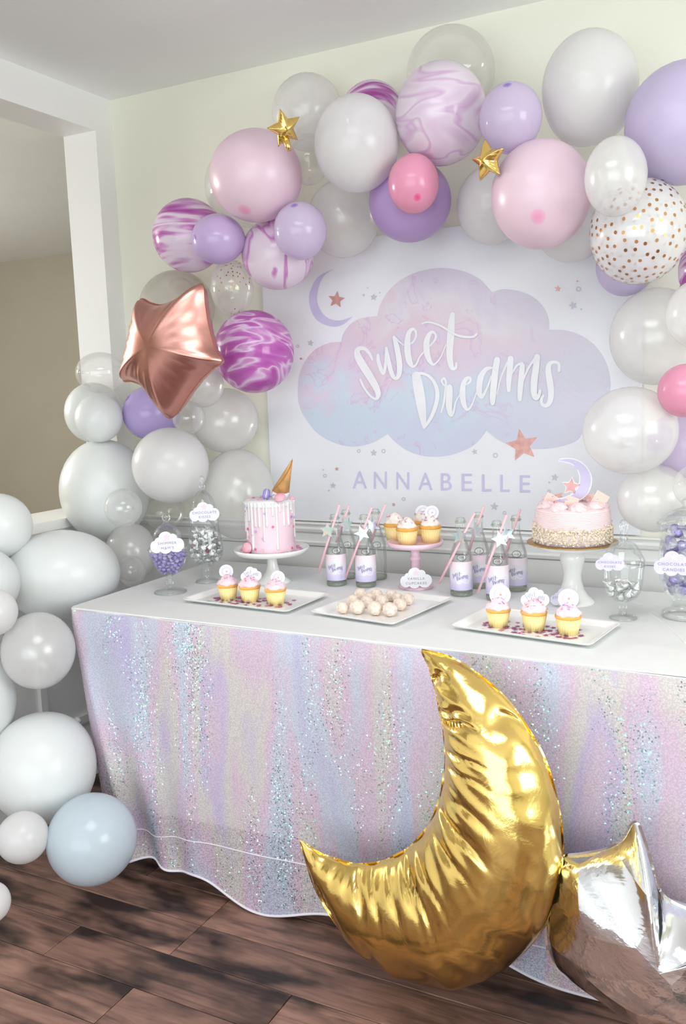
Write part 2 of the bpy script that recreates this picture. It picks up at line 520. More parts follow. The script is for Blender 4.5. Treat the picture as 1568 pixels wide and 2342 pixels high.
def skirt(zbot, off, nv=26, z_top=TZ):
    V, Fc = [], []
    n = len(EDGE)
    for i in range(n):
        zb = zbot(i)
        for j in range(nv + 1):
            q = j / nv
            z = z_top + (zb - z_top) * q
            v = max(0., (TZ - z) / TZ)
            x, y = drape(i, v, off * min(1, j / 2))
            V.append((x, y, z))
    for i in range(n - 1):
        for j in range(nv):
            a = i * (nv + 1) + j
            Fc.append((a, a + 1, a + nv + 2, a + nv + 1))
    return V, Fc


def hem_over(i):
    x, y = EDGE[i]
    if i <= ir1: return .035 + .022 * math.sin(x * 7.5 + .7) + .012 * math.sin(x * 17)
    return .035 + .05 * smooth(0, 12, i - ir1) + .01 * math.sin((i - ir1) * .5)


def hem_line(i):
    x, y = EDGE[i]
    if i <= ir1: return .150 + .02 * math.sin(x * 4.6 + .4) - .03 * smooth(-1.5, -.6, x)
    return .17


M_LINEN = pbr('white_table_linen', srgb(226, 227, 227), .8, noise=(30, .012))


def lin_bot(i):
    x, y = EDGE[i]
    if i <= ir1: return .150 + .02 * math.sin(x * 4.6 + .4) - .03 * smooth(-1.5, -.6, x) + .055
    return .225


def top_sheet():
    n = len(EDGE); V = []; Fc = []
    cx_, cy_ = (XT0 + XT1) / 2, (YT0 + YT1) / 2
    for (x, y) in EDGE: V.append((x, y, TZ - .003))
    for (x, y) in EDGE:
        dx_ = -1 if x > cx_ else 1
        V.append((x + (cx_ - x) * .003, y + (cy_ - y) * .008, TZ))
    for i in range(n - 1): Fc.append((i, i + 1, n + i + 1, n + i))
    Fc.append(tuple(range(2 * n - 1, n - 1, -1)))
    return V, Fc


lin = thing('tablecloth', ((XT0 + XT1) / 2, YT0, 0), 'plain white cloth covering the top of the long table', 'tablecloth')
off_l = Vector((-(XT0 + XT1) / 2, -YT0, 0))
obj('cloth_top', move(top_sheet(), off_l), M_LINEN, lin, smooth=False)
obj('cloth_skirt', move(skirt(lin_bot, .0, z_top=TZ - .003), off_l), M_LINEN, lin)
# soft creases lying on the cloth top at the right
for a_, b_, c_ in (((1480, 1400), (1535, 1440), (1568, 1475)), ((1440, 1380), (1500, 1390), (1568, 1420))):
    pts = catmull([tuple(PZ(*q, TZ - .0022) + np.array([*off_l])) for q in (a_, b_, c_)], 8)
    obj('crease', tube(pts, [.0005] + [.004] * (len(pts) - 2) + [.0005], 8), M_LINEN, lin)


def sequin_mat():
    t = NT('iridescent_sequin_mesh')
    tc = t.n('ShaderNodeTexCoord')
    # the mesh: colour drifting from lilac to pink, pale gold and ice blue in long vertical streaks
    mp = t.n('ShaderNodeMapping'); mp.inputs['Scale'].default_value = (3.1, 3.1, .55); t.l(tc.outputs['Object'], mp.inputs[0])
    n1 = t.put(t.n('ShaderNodeTexNoise'), Scale=2.0, Detail=3., Distortion=.35); t.l(mp.outputs[0], n1.inputs['Vector'])
    col = t.ramp(n1.outputs[0], [(.30, srgb(200, 190, 230)), (.42, srgb(212, 217, 236)), (.50, srgb(228, 200, 222)), (.57, srgb(226, 218, 214)), (.65, srgb(214, 196, 230)), (.75, srgb(228, 204, 218))])
    # single sequins: little discs, each tipped its own way
    vo = t.put(t.n('ShaderNodeTexVoronoi'), Scale=330.); t.l(tc.outputs['Object'], vo.inputs['Vector'])
    geo = t.n('ShaderNodeNewGeometry')
    sub = t.n('ShaderNodeVectorMath', operation='SUBTRACT'); sub.inputs[1].default_value = (.5, .5, .5); t.l(vo.outputs['Color'], sub.inputs[0])
    scl = t.n('ShaderNodeVectorMath', operation='SCALE'); scl.inputs['Scale'].default_value = .8; t.l(sub.outputs[0], scl.inputs[0])
    add = t.n('ShaderNodeVectorMath', operation='ADD'); t.l(geo.outputs['Normal'], add.inputs[0]); t.l(scl.outputs[0], add.inputs[1])
    nrm = t.n('ShaderNodeVectorMath', operation='NORMALIZE'); t.l(add.outputs[0], nrm.inputs[0])
    fl_ = t.n('ShaderNodeBsdfGlossy'); fl_.inputs['Roughness'].default_value = .16; t.l(nrm.outputs[0], fl_.inputs['Normal'])
    sp = t.n('ShaderNodeSeparateColor'); t.l(vo.outputs['Color'], sp.inputs[0])
    t.l(t.ramp(sp.outputs[1], [(.0, (.25, .95, .85)), (.45, (.35, .90, 1.0)), (.7, (.55, 1.0, .65)), (1., (.70, .60, 1.0))]), fl_.inputs[0])
    df = t.n('ShaderNodeBsdfPrincipled'); t.put(df, Roughness=.45); t.l(col, df.inputs['Base Color'])
    df.inputs['Sheen Weight'].default_value = .15
    # only every so many sequins is turned to flash
    gt = t.n('ShaderNodeMapRange'); gt.inputs[1].default_value = 1.41; gt.inputs[2].default_value = 1.46; gt.inputs[3].default_value = .0; gt.inputs[4].default_value = .85
    mpk = t.n('ShaderNodeMapping'); mpk.inputs['Scale'].default_value = (7.0, 7.0, 1.4); t.l(tc.outputs['Object'], mpk.inputs[0])
    nk = t.put(t.n('ShaderNodeTexNoise'), Scale=1.6, Detail=3.); t.l(mpk.outputs[0], nk.inputs['Vector'])
    ak = t.n('ShaderNodeMath', operation='MULTIPLY_ADD'); ak.inputs[1].default_value = .95; t.l(nk.outputs[0], ak.inputs[0]); t.l(sp.outputs[0], ak.inputs[2])
    t.l(ak.outputs[0], gt.inputs[0])
    m1 = t.n('ShaderNodeMixShader'); t.l(gt.outputs[0], m1.inputs[0]); t.l(df.outputs[0], m1.inputs[1]); t.l(fl_.outputs[0], m1.inputs[2])
    # open net between the sequins
    tr = t.n('ShaderNodeBsdfTransparent')
    v2 = t.put(t.n('ShaderNodeTexVoronoi'), Scale=260.); t.l(tc.outputs['Object'], v2.inputs['Vector'])
    op = t.n('ShaderNodeMapRange'); op.inputs[1].default_value = .30; op.inputs[2].default_value = .62; op.inputs[3].default_value = .91; op.inputs[4].default_value = .60
    t.l(v2.outputs['Distance'], op.inputs[0])
    m2 = t.n('ShaderNodeMixShader'); t.l(op.outputs[0], m2.inputs[0]); t.l(tr.outputs[0], m2.inputs[1]); t.l(m1.outputs[0], m2.inputs[2])
    t.l(m2.outputs[0], t.out.inputs[0])
    return t.m


M_SEQ = sequin_mat()
M_HEM = pbr('white_hem_thread', srgb(232, 228, 236), .7)
sq = thing('sequin_overlay', ((XT0 + XT1) / 2, YT0, 0), 'sheer iridescent sequin table skirt in lilac and pink reaching the floor', 'tablecloth')
obj('sequin_skirt', move(skirt(hem_over, .006, 30, z_top=TZ - .006), off_l), M_SEQ, sq)


def hem_tube(zf, off, r):
    pts = []
    for i in range(ir0, len(EDGE)):
        z = zf(i); x, y = drape(i, (TZ - z) / TZ, off); pts.append((x + off_l[0], y + off_l[1], z))
    return tube(pts, r, 6)


obj('rolled_hem', hem_tube(hem_over, .006, .0035), M_HEM, sq)
obj('inner_hem', hem_tube(hem_line, .005, .0022), M_HEM, sq)

# ------------------------------------------------------------------ banner with its print
YB = -.010
BZ = lambda zx, zy: (600 + zx * .52296, 540 + zy * .52296)


def bw(zx, zy, lift=0.):
    return P(*BZ(zx, zy), YB - .002 - lift)


M_BANNER = pbr('matt_white_vinyl', srgb(232, 233, 238), .55, noise=(2, .008))
bx0, bx1, bz0, bz1 = -1.612, -.405, .888, 1.782
ban = thing('banner', ((bx0 + bx1) / 2, YB, bz0), 'white printed banner with a pastel watercolour cloud hanging under the balloon arch', 'banner')
BO = Vector(((bx0 + bx1) / 2, YB, bz0))
nbx = 40
bv, bf = [], []
for i in range(nbx + 1):
    x = bx0 + (bx1 - bx0) * i / nbx
    for z in (bz0, bz1):
        for d in (0, .003): bv.append((x - BO.x, -.001 + d, z - BO.z))
for i in range(nbx):
    a = i * 4; b = a + 4
    bf += [(a, b, b + 2, a + 2), (a + 1, a + 3, b + 3, b + 1), (a, a + 1, b + 1, b), (a + 2, b + 2, b + 3, a + 3)]
bf += [(0, 2, 3, 1), (nbx * 4, nbx * 4 + 1, nbx * 4 + 3, nbx * 4 + 2)]
obj('sheet', (bv, bf), M_BANNER, ban, smooth=False)


def watercolour():
    t = NT('watercolour_print'); b = t.n('ShaderNodeBsdfPrincipled'); t.put(b, Roughness=.55)
    tc = t.n('ShaderNodeTexCoord'); sp = t.n('ShaderNodeSeparateXYZ'); t.l(tc.outputs['Object'], sp.inputs[0])
    n1 = t.put(t.n('ShaderNodeTexNoise'), Scale=4.2, Detail=5., Distortion=1.2); t.l(tc.outputs['Object'], n1.inputs['Vector'])
    n2 = t.put(t.n('ShaderNodeTexNoise'), Scale=7., Detail=4., Distortion=2.2); t.l(tc.outputs['Object'], n2.inputs['Vector'])
    # height drives blue below, pink above
    ad = t.n('ShaderNodeMath', operation='MULTIPLY_ADD'); ad.inputs[1].default_value = .75; t.l(n1.outputs[0], ad.inputs[0]); t.l(sp.outputs['Z'], ad.inputs[2])
    mr = t.n('ShaderNodeMapRange'); mr.inputs[1].default_value = .60; mr.inputs[2].default_value = 1.16; t.l(ad.outputs[0], mr.inputs[0])
    base = t.ramp(mr.outputs[0], [(.05, srgb(202, 208, 228)), (.30, srgb(200, 213, 226)), (.46, srgb(212, 202, 220)), (.64, srgb(220, 200, 212)), (.80, srgb(220, 214, 222)), (.95, srgb(211, 202, 218))])
    # tide marks of dried colour
    tide = t.ramp(n2.outputs[0], [(.0, (0, 0, 0)), (.565, (0, 0, 0)), (.60, (1, 1, 1)), (.615, (.2, .2, .2)), (.66, (0, 0, 0))])
    mx = t.n('ShaderNodeMix'); mx.data_type = 'RGBA'; mm = t.n('ShaderNodeMath', operation='MULTIPLY'); mm.inputs[1].default_value = .55
    t.l(tide, mm.inputs[0]); t.l(mm.outputs[0], mx.inputs['Factor']); t.l(base, mx.inputs['A']); mx.inputs['B'].default_value = srgb(206, 168, 208)
    # right side greys out
    mr2 = t.n('ShaderNodeMapRange'); mr2.inputs[1].default_value = .05; mr2.inputs[2].default_value = .40; mr2.inputs[3].default_value = 0; mr2.inputs[4].default_value = .75; t.l(sp.outputs['X'], mr2.inputs[0])
    mx2 = t.n('ShaderNodeMix'); mx2.data_type = 'RGBA'; t.l(mr2.outputs[0], mx2.inputs['Factor']); t.l(mx.outputs['Result'], mx2.inputs['A']); mx2.inputs['B'].default_value = srgb(210, 207, 219)
    t.l(mx2.outputs['Result'], b.inputs['Base Color']); t.l(b.outputs[0], t.out.inputs[0])
    return t.m


M_WATER = watercolour()
M_INKW = pbr('white_ink', srgb(232, 233, 236), .5)
M_LILACINK = pbr('lilac_ink', srgb(202, 194, 226), .5, noise=(20, .03))
M_GREYINK = pbr('silver_ink', srgb(196, 196, 208), .4)
M_ROSEINK = pbr('rose_gold_ink', srgb(212, 160, 154), .4, metal=.2, noise=(60, .12))

CLOUD = [[(155, 690), (160, 615), (185, 550), (230, 497), (290, 468), (345, 463)],
         [(345, 463), (352, 430), (385, 385), (435, 358), (502, 350)],
         [(502, 350), (520, 290), (570, 220), (640, 172), (720, 146), (800, 140), (880, 155), (950, 190), (1003, 246)],
         [(1003, 246), (1050, 233), (1115, 240), (1180, 266), (1228, 312), (1250, 365), (1252, 410)],
         [(1252, 410), (1320, 412), (1395, 437), (1460, 488), (1503, 558), (1520, 640), (1510, 720), (1470, 795), (1400, 855)],
         [(1400, 855), (1370, 895), (1290, 922), (1200, 930), (1100, 918), (1030, 890), (980, 850)],
         [(980, 850), (930, 908), (860, 945), (780, 963), (700, 960), (630, 935), (580, 898), (548, 865)],
         [(548, 865), (480, 903), (400, 920), (320, 905), (240, 860), (185, 790), (160, 735), (155, 690)]]
cloud_poly = []
for seg in CLOUD: cloud_poly += [tuple(p) for p in catmull(seg, 5)[:-1]]


def flat_print(name, poly_zoom, lift, mat, parent=ban, th=.0004):
    pts = [Vector(bw(x, y, lift)) - BO for x, y in poly_zoom]
    pts = [(p.x, p.z) for p in pts]
    area = sum(pts[i][0] * pts[(i + 1) % len(pts)][1] - pts[(i + 1) % len(pts)][0] * pts[i][1] for i in range(len(pts)))
    if area < 0: pts.reverse()
    return obj(name, prism(pts, (0, -.002 - lift, 0), (1, 0, 0), (0, 0, 1), th), mat, parent, smooth=False)


flat_print('cloud_print', cloud_poly, 0, M_WATER)
mo = catmull([(312, 143), (242, 180), (207, 250), (209, 312), (240, 368), (300, 395), (350, 387), (393, 352)], 6) + catmull([(393, 352), (340, 369), (290, 361), (256, 330), (238, 280), (246, 220), (270, 172), (312, 143)], 6)[1:-1]
flat_print('moon_print', [tuple(p) for p in mo], 0, M_LILACINK)
for x, y, r, rot, mt in [(323, 278, 38, 1.45, M_ROSEINK), (1135, 915, 74, 1.75, M_ROSEINK), (1291, 230, 15, 1.5, M_ROSEINK), (325, 1018, 10, 1.6, M_ROSEINK), (573, 1174, 9, 1.4, M_ROSEINK),
                         (486, 267, 16, 1.5, M_GREYINK), (210, 467, 15, 1.4, M_GREYINK), (1357, 303, 19, 1.9, M_GREYINK), (486, 948, 16, 1.6, M_GREYINK), (927, 943, 14, 1.8, M_GREYINK),
                         (308, 1091, 14, 1.5, M_GREYINK), (1278, 1055, 17, 1.4, M_GREYINK), (1013, 1183, 19, 1.5, M_GREYINK)]:
    flat_print('star_print', [(x + a, y - b) for a, b in star_pts(r, .45, 5, rot)], .0003, mt)
for x, y, r in [(1381, 232, 11), (154, 481, 7), (421, 940, 8), (529, 940, 9), (1018, 959, 11), (273, 1048, 8), (617, 1150, 8), (1058, 1210, 8), (1252, 1116, 8)]:
    n = 20
    outer = circ_pts(r, n, x, y); inner = circ_pts(r * .62, n, x, y)
    V = [tuple(Vector(bw(a, b, .0004)) - BO) for a, b in outer + inner]
    obj('ring_print', (V, [(i, n + i, n + (i + 1) % n, (i + 1) % n) for i in range(n)]), M_GREYINK, ban, smooth=False)
for x, y, r, mt in [(442, 258, 5, M_GREYINK), (1376, 197, 4, M_ROSEINK), (1393, 320, 4, M_GREYINK), (168, 536, 5, M_ROSEINK), (1253, 1077, 4, M_GREYINK), (290, 1113, 4, M_GREYINK), (266, 1022, 3, M_GREYINK), (513, 247, 3, M_GREYINK), (460, 226, 3, M_GREYINK)]:
    flat_print('dot_print', circ_pts(r, 10, x, y), .0003, mt)

def tr(k_, ox, oy, *st):        # strokes traced at some magnification, brought to the banner's drawing units
    return [[((ox + x * k_ - 600) / .52296, (oy + y * k_ - 540) / .52296, w_ * k_ / .52296) for x, y, w_ in one] for one in st]


Z1 = lambda *st: tr(.2041, 790, 700, *st)
Z2 = lambda *st: tr(.24235, 920, 790, *st)
SCRIPT = {  # brush lettering, each stroke a list of (x, y, pen width)
    'S': Z1([(300, 600, 22), (265, 530, 34), (215, 480, 42), (155, 475, 50), (128, 515, 66), (150, 590, 84), (215, 700, 88), (290, 820, 84), (350, 930, 70), (365, 1000, 56), (335, 1040, 30), (270, 1000, 26), (205, 910, 26), (165, 825, 26)]),
    'w': Z1([(362, 550, 34), (368, 620, 42), (400, 720, 44), (425, 758, 30), (440, 700, 34), (452, 600, 34), (455, 470, 30)],
            [(455, 470, 30), (475, 580, 44), (500, 700, 52), (530, 785, 46), (565, 812, 36), (598, 765, 54), (605, 650, 62), (582, 500, 62), (558, 400, 50), (540, 350, 32)], [(545, 345, 24), (590, 390, 18), (645, 435, 14)]),
    'e': Z1([(645, 438, 12), (740, 415, 20), (785, 350, 22), (785, 285, 26), (752, 258, 34), (710, 300, 52), (692, 400, 68), (695, 520, 72), (715, 620, 66), (750, 675, 36), (790, 655, 22), (830, 570, 20), (880, 510, 16)]),
    'e2': Z1([(940, 450, 16), (1000, 380, 24), (1008, 320, 24), (968, 290, 34), (925, 340, 54), (905, 430, 70), (915, 540, 66), (945, 620, 50), (985, 655, 26), (1040, 610, 18), (1085, 530, 16), (1125, 430, 14)]),
    't': Z1([(1198, 98, 56), (1185, 200, 76), (1175, 350, 80), (1165, 500, 74), (1170, 620, 66), (1195, 695, 50), (1235, 690, 30), (1240, 640, 24)],
            [(850, 200, 14), (900, 182, 20), (960, 185, 22), (1050, 215, 24), (1130, 260, 26), (1220, 315, 26), (1300, 340, 28), (1380, 348, 28), (1440, 340, 28), (1465, 315, 26)]),
    'D': Z2([(130, 288, 84), (150, 400, 96), (175, 550, 90), (195, 700, 60), (203, 780, 22)], [(110, 275, 24), (190, 265, 26), (260, 300, 28), (310, 370, 34), (330, 460, 40), (315, 560, 40), (275, 670, 36), (225, 750, 28), (203, 782, 16)]),
    'r': Z2([(365, 630, 14), (390, 540, 20), (405, 430, 22), (410, 350, 20), (392, 312, 22), (370, 330, 18), (385, 370, 16), (430, 388, 24)], [(445, 395, 56), (442, 480, 64), (440, 580, 58), (455, 655, 38), (480, 630, 24), (505, 530, 16), (550, 450, 12)]),
    'e3': Z2([(598, 372, 16), (638, 340, 22), (638, 308, 24), (605, 314, 36), (574, 370, 48), (566, 470, 58), (582, 560, 46), (612, 605, 28), (650, 570, 18), (685, 480, 14), (708, 420, 12)]),
    'a': Z2([(840, 212, 22), (790, 224, 38), (742, 290, 56), (724, 380, 56), (727, 455, 50), (750, 485, 36), (780, 440, 24), (810, 370, 18), (838, 290, 16)], [(892, 138, 58), (875, 250, 62), (862, 370, 62), (852, 480, 58), (850, 545, 42)]),
    'm': Z2([(890, 460, 12), (930, 300, 14), (990, 160, 20)], [(1020, 128, 58), (1012, 230, 56), (1003, 340, 50), (1003, 425, 34)], [(1020, 290, 12), (1075, 195, 20), (1125, 170, 30)], [(1130, 190, 48), (1122, 290, 54), (1112, 400, 52), (1106, 510, 40)],
            [(1120, 380, 14), (1180, 230, 20), (1245, 130, 26)], [(1270, 110, 58), (1258, 220, 62), (1242, 340, 64), (1240, 440, 58), (1258, 495, 48), (1285, 475, 34), (1297, 430, 28)]),
    's': Z2([(1476, 240, 28), (1476, 180, 26), (1440, 157, 28), (1392, 172, 40), (1374, 230, 52), (1390, 340, 62), (1402, 450, 58), (1388, 535, 50), (1350, 570, 38), (1316, 552, 34), (1310, 510, 28), (1328, 475, 24)])}


def brush(strokes, fn, dens=6, lift=None, pen=1.0):        # ribbon strokes with round ends, mapped by fn(x, y) -> point
    V, Fc = [], []
    cnt = 0
    for st in strokes:
        pts = [np.array([p_[0], p_[1], p_[2] * pen]) for p_ in catmull(st, dens)]
        b0 = len(V)
        n = len(pts)
        for i, p in enumerate(pts):
            a = pts[max(0, i - 1)]; b = pts[min(n - 1, i + 1)]
            d = np.array([b[0] - a[0], b[1] - a[1]]); d = d / (np.linalg.norm(d) + 1e-9)
            nn = np.array([-d[1], d[0]]) * p[2] / 2
            if lift is not None:
                cnt += 1; V.append(fn(p[0] + nn[0], p[1] + nn[1], cnt * lift)); V.append(fn(p[0] - nn[0], p[1] - nn[1], cnt * lift)); continue
            V.append(fn(p[0] + nn[0], p[1] + nn[1])); V.append(fn(p[0] - nn[0], p[1] - nn[1]))
        for i in range(n - 1):
            a = b0 + 2 * i; Fc.append((a, a + 1, a + 3, a + 2))
        for p in (pts[0], pts[-1]):
            c = len(V)
            cnt += 1
            for k_ in range(10):
                q = (p[0] + p[2] / 2 * math.cos(2 * PI * k_ / 10), p[1] + p[2] / 2 * math.sin(2 * PI * k_ / 10))
                V.append(fn(*q) if lift is None else fn(*q, cnt * lift))
            Fc.append(tuple(range(c, c + 10)))
    return V, Fc


for ch, st in SCRIPT.items():
    obj('letter', brush(st, lambda x, y, e: tuple(Vector(bw(x, y, .0010 + e)) - BO), 6, .00003), M_INKW, ban, smooth=False)

_txt = {}


def text_vf(s, size=1.0, spacing=1.0):
    key = (s, size, spacing)
    if key in _txt: return _txt[key]
    c = bpy.data.curves.new('text', 'FONT'); c.body = s; c.size = size; c.align_x = 'CENTER'; c.align_y = 'CENTER'; c.space_character = spacing
    c.resolution_u = 3
    o = bpy.data.objects.new('text', c); COL.objects.link(o)
    dg = bpy.context.evaluated_depsgraph_get()
    me = bpy.data.meshes.new_from_object(o.evaluated_get(dg))
    V = [tuple(v.co) for v in me.vertices]; Fc = [tuple(p.vertices) for p in me.polygons]
    bpy.data.objects.remove(o); bpy.data.curves.remove(c); bpy.data.meshes.remove(me)
    _txt[key] = (V, Fc)
    return V, Fc


for ch, cx_ in zip('ANNABELLE', (425, 515, 613, 712, 803, 893, 980, 1060, 1147)):
    vf = text_vf(ch, 1.0)
    xs = [v[0] for v in vf[0]]; ys = [v[1] for v in vf[0]]
    hh = max(ys) - min(ys); ww = max(xs) - min(xs)
    tw = {'A': 62, 'N': 56, 'B': 48, 'E': 46, 'L': 42}[ch]
    cyl = 1065 + (cx_ - 395) / 780 * 19
    fx = tw / ww; fy = 75 / hh
    V = [tuple(Vector(bw(cx_ + (v[0] - (max(xs) + min(xs)) / 2) * fx, cyl - (v[1] - (max(ys) + min(ys)) / 2) * fy, .0006)) - BO) for v in vf[0]]
    obj('letter', (V, vf[1]), M_LILACINK, ban, smooth=False)

# ------------------------------------------------------------------ balloons
L_WHITE = latex('white_latex', srgb(238, 241, 240), .95, .30)
L_PEARL = latex('pearl_white_latex', srgb(250, 249, 248), .40, .20)
L_PEARL2 = latex('dense_pearl_latex', srgb(242, 241, 241), .66, .22)
L_CLEAR = latex('clear_latex', srgb(252, 252, 250), .055, .07)
L_DOT = latex('milky_clear_latex', srgb(250, 249, 249), .52, .10)
L_SMOKE = latex('smoky_clear_latex', srgb(196, 188, 178), .34, .12)
L_PEARL_TINT = latex('daylight_tinted_pearl_latex', srgb(220, 232, 240), .72, .16)  # pearl skin with the bluish daylight reflection put into its base colour
L_PINK = latex('pastel_pink_latex', srgb(238, 212, 225), .95, .30, spot=srgb(248, 170, 208))
L_HOT = latex('hot_pink_pearl_latex', srgb(241, 166, 195), .86, .20, spot=srgb(245, 90, 150))
L_LAV = latex('matt_lavender_latex', srgb(210, 198, 229), .95, .33)
L_PURP = latex('purple_latex', srgb(198, 168, 222), .94, .28)
L_LILAC = latex('lilac_pearl_latex', srgb(212, 190, 230), .80, .15, spot=srgb(150, 100, 200))
L_LILAC2 = latex('pale_lilac_pearl_latex', srgb(226, 213, 238), .62, .12, spot=srgb(150, 120, 220))
L_VIOL = latex('violet_latex', srgb(204, 184, 236), .84, .18, spot=srgb(110, 80, 190))
W_, MG = srgb(243, 232, 241), srgb(196, 106, 184)
L_MARB1 = latex('marbled_magenta_latex', W_, .96, .16, marble=dict(stretch=(.5, 3.4, .5), scale=1.25, dist=.25, stops=[(.36, srgb(176, 84, 164)), (.46, srgb(208, 140, 204)), (.54, srgb(238, 218, 236)), (.64, srgb(240, 226, 240)), (.74, srgb(205, 130, 195))]))
L_MARB2 = latex('marbled_pale_latex', W_, .96, .18, marble=dict(stretch=(.7, 1.5, .7), scale=.8, dist=.9, stops=[(.36, srgb(230, 208, 230)), (.46, srgb(238, 224, 237)), (.50, srgb(222, 188, 221)), (.54, srgb(240, 230, 239)), (.72, srgb(236, 218, 234))]))
L_MARB3 = latex('marbled_white_magenta_latex', W_, .96, .2, marble=dict(stretch=(2.2, .6, .6), shift=(.3, .2, .4), scale=1.0, dist=.5, stops=[(.3, srgb(240, 226, 238)), (.52, srgb(242, 228, 240)), (.57, srgb(206, 128, 196)), (.62, srgb(238, 214, 235)), (.75, srgb(224, 180, 220))]))
L_MARB4 = latex('marbled_deep_magenta_latex', W_, .96, .14, marble=dict(stretch=(.6, 2.2, .6), shift=(1, 2, 0), scale=1.5, dist=.8, stops=[(.32, srgb(178, 78, 168)), (.46, srgb(200, 112, 192)), (.52, srgb(236, 210, 236)), (.57, srgb(214, 150, 208)), (.70, srgb(184, 88, 174))]))

